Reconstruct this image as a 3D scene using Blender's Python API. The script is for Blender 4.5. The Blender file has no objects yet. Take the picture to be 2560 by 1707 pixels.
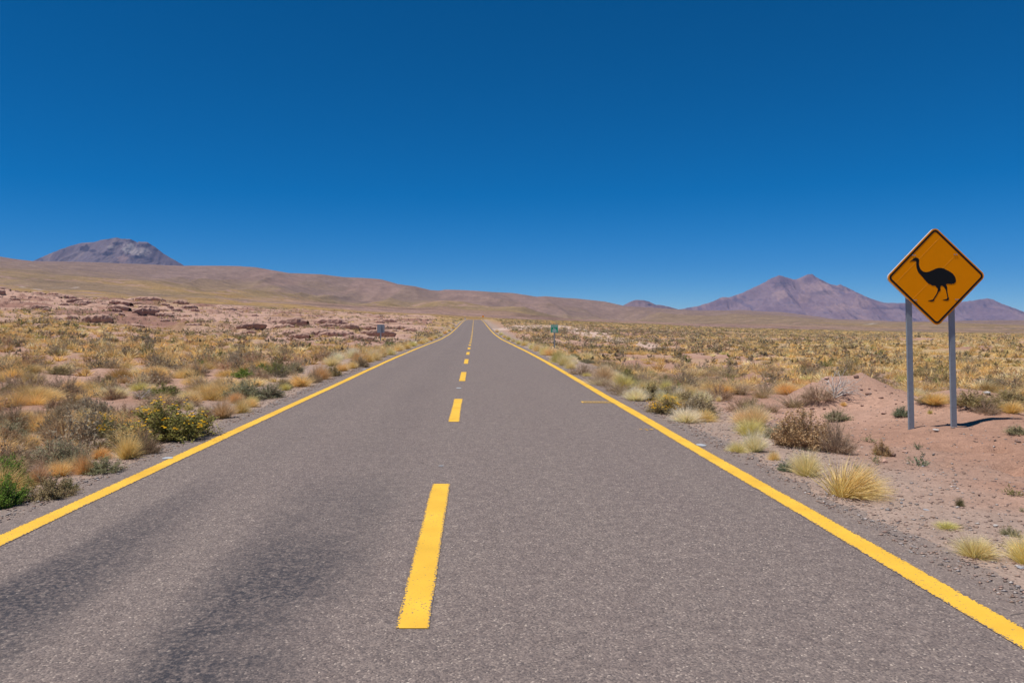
import bpy, bmesh, math, random
import numpy as np
from mathutils import Vector, Matrix
random.seed(7)
RNG = np.random.default_rng(11)
S = bpy.context.scene
COL = S.collection

# ------------------------------------------------------------------ camera, sky, sun
F = 1900.0                       # focal length in pixels of the 2560 px wide photograph
VX, VY = 1186.0, 801.0           # where the level road vanishes
CH = 1.6                         # eye height above the road
cam = bpy.data.cameras.new('camera'); cam_o = bpy.data.objects.new('camera', cam); COL.objects.link(cam_o)
cam.sensor_width = 36; cam.lens = 36 * F / 2560
cam.shift_x = (1280 - VX) / 2560; cam.shift_y = (VY - 853.5) / 2560
cam_o.location = (0, 0, CH); cam_o.rotation_euler = (math.pi / 2, 0, 0)
cam.clip_start = 0.1; cam.clip_end = 60000
S.camera = cam_o

SUN_EL, SUN_AZ = 69.0, -19.0       # azimuth: degrees ahead of straight left
e, a = math.radians(SUN_EL), math.radians(SUN_AZ)
sun_dir = Vector((-math.cos(e) * math.cos(a), math.cos(e) * math.sin(a), math.sin(e)))
w = bpy.data.worlds.new('World'); S.world = w; w.use_nodes = True
nt = w.node_tree; bg = nt.nodes['Background']
sky = nt.nodes.new('ShaderNodeTexSky'); sky.sky_type = 'NISHITA'; sky.sun_disc = False
sky.sun_elevation = e; sky.sun_rotation = math.atan2(sun_dir.x, sun_dir.y) % (2 * math.pi)
sky.altitude = 4200; sky.air_density = 0.85; sky.dust_density = 0.05; sky.ozone_density = 6.0
hs = nt.nodes.new('ShaderNodeHueSaturation'); hs.inputs['Saturation'].default_value = 1.33; hs.inputs['Value'].default_value = 0.93; hs.inputs['Hue'].default_value = 0.495
gm = nt.nodes.new('ShaderNodeGamma'); gm.inputs['Gamma'].default_value = 1.02
nt.links.new(sky.outputs[0], gm.inputs[0]); nt.links.new(gm.outputs[0], hs.inputs['Color'])
nt.links.new(hs.outputs[0], bg.inputs[0]); bg.inputs[1].default_value = 0.1
sl = bpy.data.lights.new('sun', 'SUN'); sl.energy = 5.0; sl.angle = math.radians(0.53); sl.color = (1.0, 0.955, 0.89)
so = bpy.data.objects.new('sun', sl); COL.objects.link(so); so.rotation_euler = sun_dir.to_track_quat('Z', 'Y').to_euler()
so.location = (0, 0, 50)
S.view_settings.view_transform = 'Standard'; S.view_settings.look = 'None'
S.view_settings.exposure = 0.0; S.view_settings.gamma = 1.0
S.render.engine = 'CYCLES'

# ------------------------------------------------------------------ helpers
def tag(o, label=None, cat=None, group=None, kind=None):
    if label: o['label'] = label
    if cat: o['category'] = cat
    if group: o['group'] = group
    if kind: o['kind'] = kind
    return o

def link(name, mesh, mat=None, parent=None):
    o = bpy.data.objects.new(name, mesh); COL.objects.link(o)
    if mat and not mesh.materials: mesh.materials.append(mat)
    if parent: o.parent = parent
    return o

def empty(name, loc):
    o = bpy.data.objects.new(name, None); COL.objects.link(o); o.location = loc
    o.empty_display_size = 0.2
    return o

def mesh_np(name, V, faces, C=None, smooth=False, UV=None):
    """faces: list of int arrays (n,3) or (n,4); C per-vertex rgb"""
    me = bpy.data.meshes.new(name)
    V = np.asarray(V, np.float32); faces = [np.asarray(f, np.int32) for f in faces if len(f)]
    me.vertices.add(len(V)); me.vertices.foreach_set('co', V.ravel())
    loops = np.concatenate([f.ravel() for f in faces])
    tot = np.concatenate([np.full(len(f), f.shape[1], np.int32) for f in faces])
    start = np.concatenate([[0], np.cumsum(tot)[:-1]]).astype(np.int32)
    me.loops.add(len(loops)); me.loops.foreach_set('vertex_index', loops)
    me.polygons.add(len(tot)); me.polygons.foreach_set('loop_start', start); me.polygons.foreach_set('loop_total', tot)
    if smooth: me.polygons.foreach_set('use_smooth', np.ones(len(tot), bool))
    if C is not None:
        at = me.color_attributes.new('col', 'FLOAT_COLOR', 'POINT')
        c4 = np.ones((len(V), 4), np.float32); c4[:, :3] = C
        at.data.foreach_set('color', c4.ravel())
    if UV is not None:
        ul = me.uv_layers.new(name='UVMap')
        ul.data.foreach_set('uv', np.asarray(UV, np.float32)[loops].ravel())
    me.update(calc_edges=True); me.validate()
    return me

def bm_mesh(name, bm):
    me = bpy.data.meshes.new(name); bm.normal_update(); bm.to_mesh(me); bm.free(); return me

def box(bm, x0, x1, y0, y1, z0, z1):
    v = [bm.verts.new(p) for p in ((x0,y0,z0),(x1,y0,z0),(x1,y1,z0),(x0,y1,z0),(x0,y0,z1),(x1,y0,z1),(x1,y1,z1),(x0,y1,z1))]
    for f in ((3,2,1,0),(4,5,6,7),(0,1,5,4),(1,2,6,5),(2,3,7,6),(3,0,4,7)): bm.faces.new([v[i] for i in f])

def prism(bm, pts, y0, y1):
    """polygon in x,z extruded between y0 (front) and y1"""
    a_ = [bm.verts.new((p[0], y0, p[1])) for p in pts]; b_ = [bm.verts.new((p[0], y1, p[1])) for p in pts]
    n = len(pts)
    bm.faces.new(a_); bm.faces.new(b_[::-1])
    for i in range(n): bm.faces.new((a_[i], b_[i], b_[(i+1) % n], a_[(i+1) % n]))
    bmesh.ops.recalc_face_normals(bm, faces=bm.faces[:])

def disc(bm, x, z, r, y0, y1, n=10):
    prism(bm, [(x + r*math.cos(2*math.pi*i/n), z + r*math.sin(2*math.pi*i/n)) for i in range(n)], y0, y1)

def _hash(ix, iy, s):
    h = (ix.astype(np.int64) * 374761393 + iy.astype(np.int64) * 668265263 + s * 974711) & 0xffffffff
    h = ((h ^ (h >> 13)) * 1274126177) & 0xffffffff
    h = h ^ (h >> 16)
    return (h & 0xffff) / 65535.0

def noise(x, y, s=0):
    x = np.asarray(x, float); y = np.asarray(y, float)
    ix = np.floor(x); iy = np.floor(y); fx = x - ix; fy = y - iy
    fx = fx*fx*fx*(fx*(fx*6-15)+10); fy = fy*fy*fy*(fy*(fy*6-15)+10)
    a_ = _hash(ix, iy, s); b_ = _hash(ix+1, iy, s); c_ = _hash(ix, iy+1, s); d_ = _hash(ix+1, iy+1, s)
    return (a_*(1-fx)+b_*fx)*(1-fy) + (c_*(1-fx)+d_*fx)*fy

def fbm(x, y, s=0, o=4, g=0.5):
    t = 0; amp = 1; tot = 0
    for i in range(o):
        t = t + amp*noise(x*2**i + 17.3*i, y*2**i - 9.1*i, s+i); tot += amp; amp *= g
    return t / tot

def ridged(x, y, s=0, o=4):
    t = 0; amp = 1; tot = 0
    for i in range(o):
        t = t + amp*(1 - np.abs(2*noise(x*2**i + 5.7*i, y*2**i + 3.3*i, s+i) - 1)); tot += amp; amp *= 0.5
    return t / tot

def sstep(a_, b_, x):
    t = np.clip((x - a_) / (b_ - a_), 0, 1); return t*t*(3-2*t)

def mixc(c0, c1, t):
    t = np.clip(np.asarray(t), 0, 1)[..., None]; return np.asarray(c0)*(1-t) + np.asarray(c1)*t

# ------------------------------------------------------------------ materials
def new_mat(name):
    m = bpy.data.materials.new(name); m.use_nodes = True
    n = m.node_tree.nodes; b = n['Principled BSDF']; return m, m.node_tree, n, b

def flat_mat(name, col, rough=0.6, metal=0.0, var=0.12, scale=30, spec=0.4, bump=0.0):
    m, t, n, b = new_mat(name)
    tc = n.new('ShaderNodeTexCoord'); nz = n.new('ShaderNodeTexNoise'); nz.inputs['Scale'].default_value = scale; nz.inputs['Detail'].default_value = 6
    mp = n.new('ShaderNodeMapRange'); mp.inputs['To Min'].default_value = 1-var*2; mp.inputs['To Max'].default_value = 1+var*2
    mx = n.new('ShaderNodeMix'); mx.data_type = 'RGBA'; mx.blend_type = 'MULTIPLY'; mx.inputs[0].default_value = 1
    mx.inputs[6].default_value = (*col, 1)
    t.links.new(tc.outputs['Object'], nz.inputs['Vector']); t.links.new(nz.outputs['Fac'], mp.inputs['Value'])
    t.links.new(mp.outputs[0], mx.inputs[7]); t.links.new(mx.outputs[2], b.inputs['Base Color'])
    b.inputs['Roughness'].default_value = rough; b.inputs['Metallic'].default_value = metal
    b.inputs['Specular IOR Level'].default_value = spec
    if bump:
        bp = n.new('ShaderNodeBump'); bp.inputs['Strength'].default_value = 0.6; bp.inputs['Distance'].default_value = bump
        t.links.new(nz.outputs['Fac'], bp.inputs['Height']); t.links.new(bp.outputs[0], b.inputs['Normal'])
    return m

def plant_mat(name, transl=0.3, rough=0.75):
    m, t, n, b = new_mat(name)
    at = n.new('ShaderNodeAttribute'); at.attribute_name = 'col'
    oi = n.new('ShaderNodeObjectInfo')
    mx = n.new('ShaderNodeMix'); mx.data_type = 'RGBA'; mx.blend_type = 'MULTIPLY'; mx.inputs[0].default_value = 1
    t.links.new(at.outputs['Color'], mx.inputs[6]); t.links.new(oi.outputs['Color'], mx.inputs[7])
    t.links.new(mx.outputs[2], b.inputs['Base Color']); b.inputs['Roughness'].default_value = rough
    b.inputs['Specular IOR Level'].default_value = 0.15
    tr = n.new('ShaderNodeBsdfTranslucent'); ms = n.new('ShaderNodeMixShader'); ms.inputs[0].default_value = transl
    t.links.new(mx.outputs[2], tr.inputs['Color'])
    t.links.new(b.outputs[0], ms.inputs[1]); t.links.new(tr.outputs[0], ms.inputs[2])
    t.links.new(ms.outputs[0], n['Material Output'].inputs['Surface'])
    return m

def earth_mat(name, scales, amt, bump_d, bump_scale, rough=0.95):
    """colour attribute times several octaves of grain, with bump"""
    m, t, n, b = new_mat(name)
    at = n.new('ShaderNodeAttribute'); at.attribute_name = 'col'
    geo = n.new('ShaderNodeNewGeometry'); cur = at.outputs['Color']
    for sc, am in zip(scales, amt):
        nz = n.new('ShaderNodeTexNoise'); nz.inputs['Scale'].default_value = sc; nz.inputs['Detail'].default_value = 5; nz.inputs['Roughness'].default_value = 0.65
        t.links.new(geo.outputs['Position'], nz.inputs['Vector'])
        mp = n.new('ShaderNodeMapRange'); mp.inputs['From Min'].default_value = 0.3; mp.inputs['From Max'].default_value = 0.7
        mp.inputs['To Min'].default_value = 1-am; mp.inputs['To Max'].default_value = 1+am
        t.links.new(nz.outputs['Fac'], mp.inputs['Value'])
        mx = n.new('ShaderNodeMix'); mx.data_type = 'RGBA'; mx.blend_type = 'MULTIPLY'; mx.inputs[0].default_value = 1
        t.links.new(cur, mx.inputs[6]); t.links.new(mp.outputs[0], mx.inputs[7]); cur = mx.outputs[2]
    t.links.new(cur, b.inputs['Base Color']); b.inputs['Roughness'].default_value = rough
    b.inputs['Specular IOR Level'].default_value = 0.1
    nz = n.new('ShaderNodeTexNoise'); nz.inputs['Scale'].default_value = bump_scale; nz.inputs['Detail'].default_value = 8
    t.links.new(geo.outputs['Position'], nz.inputs['Vector'])
    bp = n.new('ShaderNodeBump'); bp.inputs['Strength'].default_value = 1.0; bp.inputs['Distance'].default_value = bump_d
    t.links.new(nz.outputs['Fac'], bp.inputs['Height']); t.links.new(bp.outputs[0], b.inputs['Normal'])
    return m

# ------------------------------------------------------------------ the road's profile and the terrain
XC, HW = -0.33, 3.1
RY = np.array([-60, 30, 45, 56, 78, 100, 117, 135, 157, 184, 215, 245, 285, 327, 360, 420, 520, 700.])
RZ = np.array([0, 0, -.08, -.17, -.33, -.32, -.22, .0, .26, .66, 1.05, 1.36, 1.66, 1.86, 1.8, 1.0, -1.0, -3])
_yy = np.linspace(-60, 700, 3041); _zz = np.interp(_yy, RY, RZ)
_k = np.hanning(61); _k /= _k.sum()
_zz = np.convolve(np.pad(_zz, 30, mode='edge'), _k, 'valid')
def road_z(Y): return np.interp(Y, _yy, _zz)

PXC = np.array([-900, 0, 300, 640, 900, 1050, 1157, 1300, 1500, 1750, 2000, 2300, 2560, 3500.])
YK = np.array([3, 10, 25, 50, 85, 110, 150, 200, 250, 330, 450, 800.])
ZT = np.array([
 [0,0,0,0,0,0,0,0,0,0,0,0,0,0],
 [.0,.0,.0,0,0,0,0,-.02,-.04,-.05,-.05,-.05,-.05,-.05],
 [.2,.15,.1,0,-.05,0,0,-.1,-.3,-.45,-.6,-.6,-.6,-.6],
 [.9,.7,.35,-.05,-.1,-.1,-.1,-.5,-.85,-1,-.95,-.9,-.85,-.8],
 [2.2,1.9,1.0,.2,0,-.2,-.2,-.7,-1.0,-1.0,-.95,-.9,-.8,-.7],
 [5,4.3,2.8,1.1,.35,0,-.1,-.4,-.8,-1.05,-1.1,-1.1,-1.1,-1],
 [9,7.5,5.2,2.9,1.1,.5,.4,.1,-.6,-1.1,-1.4,-1.6,-1.6,-1.5],
 [9.6,7.9,6.9,4.6,2.3,1.4,1.1,.7,-.2,-1.2,-1.8,-2.3,-2.4,-2.4],
 [9.4,7.9,6.8,5.9,3.5,2.3,1.8,1.2,.2,-1.25,-2.1,-2.9,-3.1,-3.1],
 [8.5,7.5,6.5,6.0,4.6,3.6,2.7,1.9,.56,-1.35,-2.6,-3.8,-4.3,-4.5],
 [6,5.6,5,4.6,3.6,2.6,1.4,.8,-.9,-3,-5,-7,-8.5,-9],
 [2,2,1.5,1,-1,-2,-4,-6,-8,-10,-12,-14,-16,-16]])
_lp = np.linspace(-900, 3500, 441); _ly = np.linspace(math.log(3), math.log(800), 300)
_t = np.array([np.interp(_lp, PXC, r) for r in ZT])
_t = np.array([np.interp(_ly, np.log(YK), _t[:, i]) for i in range(len(_lp))])     # [px, Y]
def _blur(A, n, ax):
    k = np.hanning(n+2)[1:-1]; k /= k.sum()
    return np.apply_along_axis(lambda v: np.convolve(np.pad(v, n//2, mode='edge'), k, 'valid'), ax, A)
_t = _blur(_blur(_t, 17, 0), 13, 1)
def table_z(X, Y):
    Yc = np.clip(Y, 3.0, 799); px = np.clip(VX + F*X/np.maximum(Yc, 6), -899, 3499)
    i = (px + 900)/10.0; j = (np.log(Yc) - _ly[0])/(_ly[1]-_ly[0])
    i0 = np.clip(np.floor(i).astype(int), 0, 439); j0 = np.clip(np.floor(j).astype(int), 0, 298)
    fi = i-i0; fj = j-j0
    return (_t[i0,j0]*(1-fi)+_t[i0+1,j0]*fi)*(1-fj) + (_t[i0,j0+1]*(1-fi)+_t[i0+1,j0+1]*fi)*fj

def rock_mask(X, Y):
    px = VX + F*X/np.maximum(Y, 6)
    yb = np.interp(px, [-900, 0, 270, 480, 640, 760, 900, 1000, 1060, 1110], [88, 84, 82, 74, 65, 58, 51, 55, 110, 300])
    n = fbm(X/14, Y/14, 31, 4) - 0.5
    m = sstep(-.05, .12, np.log(np.maximum(Y, 1)/yb) + n*0.35) * sstep(1125, 1070, px)
    return m * sstep(420, 350, Y)

def mound_z(X, Y):
    rr = np.hypot((X-8.15)/1.0, (Y-16.0)/1.05) + (fbm(X/.9, Y/.9, 83, 5)-.5)*.95*sstep(.1, .8, np.hypot(X-8.15, Y-16.0))
    z = 0.48*np.log1p(np.exp((1.86-rr)*3.2))/3.2
    z = z + 0.16*np.exp(-(((X-6.9)/1.0)**2 + ((Y-15.4)/1.2)**2))
    z = z + 0.44*np.exp(-(((X-8.35)/1.0)**2 + ((Y-13.35)/0.75)**2)) + .26*np.exp(-(((X-9.7)/1.2)**2 + ((Y-13.2)/0.8)**2))
    z = z + 0.085*np.exp(-(((X-6.8)/1.3)**2 + ((Y-11.3)/1.0)**2))
    z = z + 0.25*np.exp(-(((X-13.0)/2.2)**2 + ((Y-13.6)/1.0)**2))
    z = z + 0.22*np.exp(-(((X-8.6)/0.9)**2 + ((Y-9.9)/0.9)**2))
    z = z + 0.20*np.exp(-(((X-8.3)/1.0)**2 + ((Y-12.1)/0.8)**2))
    for (hx, hy_, r0, dp) in ((6.62, 9.6, .11, .2), (6.75, 9.75, .10, .12), (6.05, 8.55, .16, .2), (5.95, 8.25, .10, .14), (5.40, 8.7, .07, .12), (5.52, 8.85, .06, .1)):
        z = z - dp*np.exp(-(((X-hx)/r0)**2 + ((Y-hy_)/(r0*1.1))**2)**1.5) + dp*.35*np.exp(-(((X-hx-.1)/(r0*1.6))**2 + ((Y-hy_-r0*2)/(r0*1.5))**2))
    return z

def ground_z(X, Y, detail=True):
    X = np.asarray(X, float); Y = np.asarray(Y, float)
    d = np.abs(X - XC); zr = road_z(Y); zn = table_z(X, Y) + mound_z(X, Y)
    off = sstep(3.9, 6.0, d)
    if detail:
        zn = zn + off*((fbm(X/2.6, Y/2.6, 3, 4)-.5)*.24 + (ridged(X/.9, Y/.7, 9, 4)-.6)*.10)
        far = sstep(20, 60, Y)
        zn = zn + off*far*(fbm(X/11, Y/11, 5, 3)-.5)*0.6
        rm = rock_mask(X, Y)
        wx = X + (fbm(X/4, Y/4, 51, 3)-.5)*4; wy = Y + (fbm(X/4, Y/4, 55, 3)-.5)*3
        zz = (fbm(X/17, Y/9, 41, 3)-.5)*2.2 + (ridged(wx/8.0, wy/3.2, 44, 3)-.6)*.75
        stp = .6 + .6*sstep(.4, .6, fbm(X/20, Y/20, 58, 2)); q = (zn*.8 + zz)/stp + 60; fq = np.floor(q)
        tr = (fq + .25*(q-fq) + .75*sstep(.74, .93, q - fq) - 60)*stp
        zn = zn*(1-rm) + rm*(zn + (tr - zn*.8)*.8 + (ridged(wx/3.2, wy/1.3, 47, 3)-.6)*.30)
    w_ = sstep(3.75, 6.8, d)
    z = (zr - .012)*(1-w_) + zn*w_
    z = z + sstep(3.7, 4.1, d)*(1-w_)*(fbm(X/.35, Y/.35, 19, 3)-.5)*.05
    return np.where(d < 3.42, zr - .06, np.where(d < 3.55, zr - .06 + (d-3.42)/.13*.048, z))

def P(px, py, Y): return ((px-VX)*Y/F, Y, CH - (py-VY)*Y/F)
_hy = np.exp(np.linspace(math.log(3.2), math.log(440), 1500))
def hit(px, py):
    """ground point seen at a photograph pixel"""
    X = (px-VX)*_hy/F; z = ground_z(X, _hy); r = CH - (py-VY)*_hy/F
    k = np.argmax(z >= r)
    if not (z >= r).any(): k = len(_hy)-1
    return float(X[k]), float(_hy[k]), float(z[k])

# ---- ground sheet
rows = np.concatenate([np.linspace(-9, 2.0, 14)[:-1], np.exp(np.arange(math.log(2.0), math.log(55), .013)),
                       np.exp(np.arange(math.log(55), math.log(350), .0058)), np.exp(np.arange(math.log(350), math.log(470), .02))])
cols = np.concatenate([np.linspace(-1.0, -.64, 60)[:-1], np.linspace(-.64, .76, 860), np.linspace(.76, 1.15, 60)[1:]])
AA, YY = np.meshgrid(cols, rows)
XX = AA*(YY + np.where(YY > 0, 14*np.exp(-np.maximum(YY, 0)/40), 14))
ZZ = ground_z(XX, YY)
PX = VX + F*XX/np.maximum(YY, 4)
soil = np.array([.335, .195, .138]); soil2 = np.array([.405, .25, .185]); rockc = np.array([.44, .28, .215]); rock2 = np.array([.27, .15, .115])
grav = np.array([.33, .25, .205]); pale = np.array([.62, .48, .40]); sandy = np.array([.40, .27, .20]); ochre = np.array([.36, .24, .10])
C = mixc(soil, soil2, sstep(.35, .65, fbm(XX/5, YY/5, 61, 4)))
C = mixc(C, sandy, sstep(.55, .75, fbm(XX/22, YY/22, 63, 3))*.5*sstep(20, 50, YY))
rm = rock_mask(XX, YY)
C = mixc(C, mixc(rockc, rock2, sstep(.45, .66, fbm(XX/7, YY/4, 66, 4))), rm)
C = mixc(C, ochre, rm*sstep(.56, .68, fbm(XX/16, YY/9, 69, 4))*.35)
C = mixc(C, ochre, (1-rm)*sstep(130, 300, YY)*.75)
C = mixc(C, np.array([.46, .33, .155]), sstep(22, 40, YY)*(XX > 0)*sstep(.36, .56, fbm(XX/9, YY/14, 64, 4))*sstep(1500, 2100, PX)*.7)
C = mixc(C, np.array([.44, .31, .15]), sstep(22, 40, YY)*(XX < 0)*(1-rm)*sstep(.42, .6, fbm(XX/7, YY/9, 65, 4))*.45)
dd = np.abs(XX - XC)
gw = sstep(6.2, 4.4, dd + (fbm(XX/1.2, YY/1.2, 71, 3)-.5)*2.0)
C = mixc(C, grav, gw*.85)
_wash = np.array([hit(px, py)[:2] for px, py in ((1282, 822), (1330, 818), (1395, 817), (1440, 824), (1480, 836), (1520, 846), (1570, 857), (1640, 868))])
_wash_w = np.array([5, 5, 6, 6, 4.5, 3.5, 2.5, 1.5])
def wash(X, Y):
    m = np.zeros(np.shape(X))
    for i in range(len(_wash)-1):
        a_, b_ = _wash[i], _wash[i+1]; ab = b_-a_
        t = np.clip(((X-a_[0])*ab[0]+(Y-a_[1])*ab[1])/(ab@ab), 0, 1)
        d = np.hypot((X-a_[0]-t*ab[0]), (Y-a_[1]-t*ab[1])*.35); wd = _wash_w[i]*(1-t)+_wash_w[i+1]*t
        m = np.maximum(m, sstep(1.0, .45, d/wd + (fbm(np.asarray(X)/2, np.asarray(Y)/4, 77, 3)-.5)*.8))
    return m
ws = wash(XX, YY)
C = mixc(C, pale, ws*.55)
idx = np.arange(XX.size).reshape(XX.shape)
Q = np.stack([idx[:-1,:-1], idx[:-1,1:], idx[1:,1:], idx[1:,:-1]], -1).reshape(-1, 4)
ground = link('ground', mesh_np('ground', np.stack([XX, YY, ZZ], -1).reshape(-1, 3), [Q], C.reshape(-1, 3), True),
              earth_mat('soil', [1.2, 9, 60], [.10, .16, .28], .02, 26))
ground.data.polygons.foreach_set('use_smooth', ~(rm[:-1, :-1] > .35).ravel())
tag(ground, 'reddish brown desert soil and pinkish rock ledges on both sides of the road', kind='structure')

# ---- far hillside
PH = np.array([-900, 0, 300, 640, 900, 1157, 1300, 1500, 1750, 2000, 2300, 2560, 3500.])
YH = np.array([400, 600, 1000, 1800, 2400, 3000, 3600, 5200.])
PYH = np.array([
 [800,790,795,800,806,812,815,826,838,845,850,856,860],
 [745,745,760,775,790,799,804,812,822,829,836,841,845],
 [705,708,730,750,770,785,792,801,810,817,824,828,832],
 [640,672,690,715,738,760,768,781,795,805,811,814,818],
 [625,656,672,688,712,738,747,764,782,793,806,806,810],
 [0]*13, [0]*13, [0]*13], float)
SKX = np.array([-900,-400,0,41,87,191,327,463,517,599,640,722,803,858,912,953,994,1035,1076,1097,1114,1157,1212,1280,1342,1362,1416,1443,1511,1563,1694,1758,1849,1952,2049,2098,2260,2560,3500.])
SKY = np.array([600,622,641.7,648.5,654,655,658,664,663,665,667.6,682,685,692,695,699,710,715,725,726,723,725,728,733,741,740,745,746.5,753,765,773.7,777,774.7,779,792.5,803,803,799.6,799])
hp = np.linspace(-900, 3500, 1300); hy = np.concatenate([np.exp(np.linspace(math.log(400), math.log(3000), 260)), np.linspace(3030, 5200, 30)])
sk = np.interp(hp, SKX, SKY)
tab = np.array([np.interp(hp, PH, r) for r in PYH])
tab[5] = sk; tab[6] = sk + 12; tab[7] = sk + 40
Zk = CH - (tab - VY)*YH[:, None]/F
HZ = np.array([np.interp(np.log(hy), np.log(YH), Zk[:, i]) for i in range(len(hp))]).T
HZ = _blur(HZ, 9, 0); HZ[250:262] = HZ[250:262]*.5 + .5*HZ[250:262]
HPX, HY = np.meshgrid(hp, hy); HX = (HPX-VX)*HY/F
gul = (ridged(HX/420 + .25*noise(HY/300, HX/300, 91), HY/1500 + HX/2600, 92, 3) - .6)
wmid = sstep(900, 1700, HY)*sstep(2900, 2350, HY)
gul2 = ridged(HX/150 + .4*noise(HY/260, HX/260, 94), HY/1300 + HX/2600, 98, 2) - 1
HZ = HZ + 30*gul2*wmid*sstep(1900, 1500, HPX)*sstep(300, 600, HPX) + (gul-.25)*85*wmid*sstep(2050, 1500, HPX)*sstep(-100, 500, HPX) + gul*16*wmid
HZ = HZ + (fbm(HX/60, HY/60, 95, 3)-.5)*5*sstep(500, 800, HY)*sstep(2900, 2600, HY) + (fbm(HX/180, HY/180, 97, 3)-.5)*8*sstep(2400, 3000, HY)
HZ = np.maximum(HZ, -68)
mauve = np.array([.275, .185, .152]); tan = np.array([.30, .205, .128]); gold = np.array([.42, .26, .10]); olive = np.array([.25, .178, .118]); rub = np.array([.34, .215, .175])
n1 = fbm(HX/500, HY/260, 101, 4); n2 = fbm(HX/90, HY/60, 103, 4)
HC = mixc(tan, mauve, sstep(1700, 2700, HY + (n1-.5)*1100)*.85)
HC = mixc(HC, mauve*1.12, sstep(.62, .8, ridged(HX/300, HY/1200, 105, 3))*sstep(1800, 2400, HY)*.6)
HC = mixc(HC, ochre, sstep(.42, .6, fbm(HX/260, HY/500 + HX/700, 106, 4))*sstep(2500, 1500, HY)*.6)
gb = sstep(.50, .60, fbm(HX/700, HY/110 + HX/900, 107, 3))*sstep(1500, 1000, HY)
gb = np.maximum(gb, sstep(520, 560, HY)*sstep(760, 650, HY + (n1-.5)*200)*sstep(1350, 1000, HPX))
HC = mixc(HC, gold, gb*.8)
HC = mixc(HC, olive, sstep(.52, .62, fbm(HX/420, HY/150, 109, 3))*sstep(1700, 1100, HY)*.7)
# pink rubble strip below the hills and scattered outcrops
rb = sstep(720, 820, HY + (n1-.5)*260)*sstep(1350, 1000, HY + (n1-.5)*500)*sstep(500, 900, HPX)*sstep(2500, 1900, HPX)
HC = mixc(HC, mixc(rub, rub*.62, sstep(.5, .7, n2)), rb*.9)
HC = mixc(HC, rub*1.1, sstep(.6, .72, n2)*sstep(.5, .62, fbm(HX/350, HY/200, 113, 3))*.6*sstep(2200, 1500, HY))
strk = sstep(.60, .78, ridged(HX/170 + .35*noise(HY/200, HX/200, 121), HY/1600, 122, 3))*sstep(1300, 1900, HY)*sstep(3200, 2900, HY)*sstep(500, 700, HPX)*sstep(1500, 1300, HPX)
HC = mixc(HC, rub*1.05, strk*.45)
HC = HC*(1 + .35*(fbm(HX/35, HY/25, 125, 3)-.5)[..., None]*sstep(450, 700, HY)[..., None])
scat = sstep(.62, .7, fbm(HX/22, HY/14, 127, 3))*sstep(.46, .56, fbm(HX/260, HY/120, 129, 3))*sstep(2200, 1500, HY)
HC = mixc(HC, rub*1.25, scat*.85)
# dirt tracks
def track(pts, wd, col, amt):
    global HC
    pts = np.array([((x-VX)*y/F, y) for x, y in pts], float)
    for i in range(len(pts)-1):
        a_, b_ = pts[i], pts[i+1]; ab = b_-a_
        t = np.clip(((HX-a_[0])*ab[0]+(HY-a_[1])*ab[1])/(ab@ab), 0, 1)
        d = np.hypot(HX-a_[0]-t*ab[0], (HY-a_[1]-t*ab[1])*.3)
        HC = mixc(HC, col, sstep(wd, wd*.5, d)*amt)
idx = np.arange(HX.size).reshape(HX.shape)
track([(192, 1030), (180, 960), (120, 900), (50, 880), (60, 830), (110, 770)], 3.6, [.46, .35, .28], .85)
track([(75, 2500), (100, 2350), (102, 2250), (85, 2200)], 9, [.36, .26, .2], .7)
track([(2140, 1500), (2170, 1650), (2190, 1700)], 7, [.5, .42, .34], .8)
Q = np.stack([idx[:-1,:-1], idx[:-1,1:], idx[1:,1:], idx[1:,:-1]], -1).reshape(-1, 4)
HC = HC*.76
hill = link('hillside', mesh_np('hillside', np.stack([HX, HY, HZ], -1).reshape(-1, 3), [Q], HC.reshape(-1, 3), True),
            earth_mat('hill_scrub', [.012, .07, .35, 1.1], [.10, .22, .36, .30], 1.2, .22))
tag(hill, 'long tan and golden hillside sloping down from the left behind the plain', kind='structure')

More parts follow.
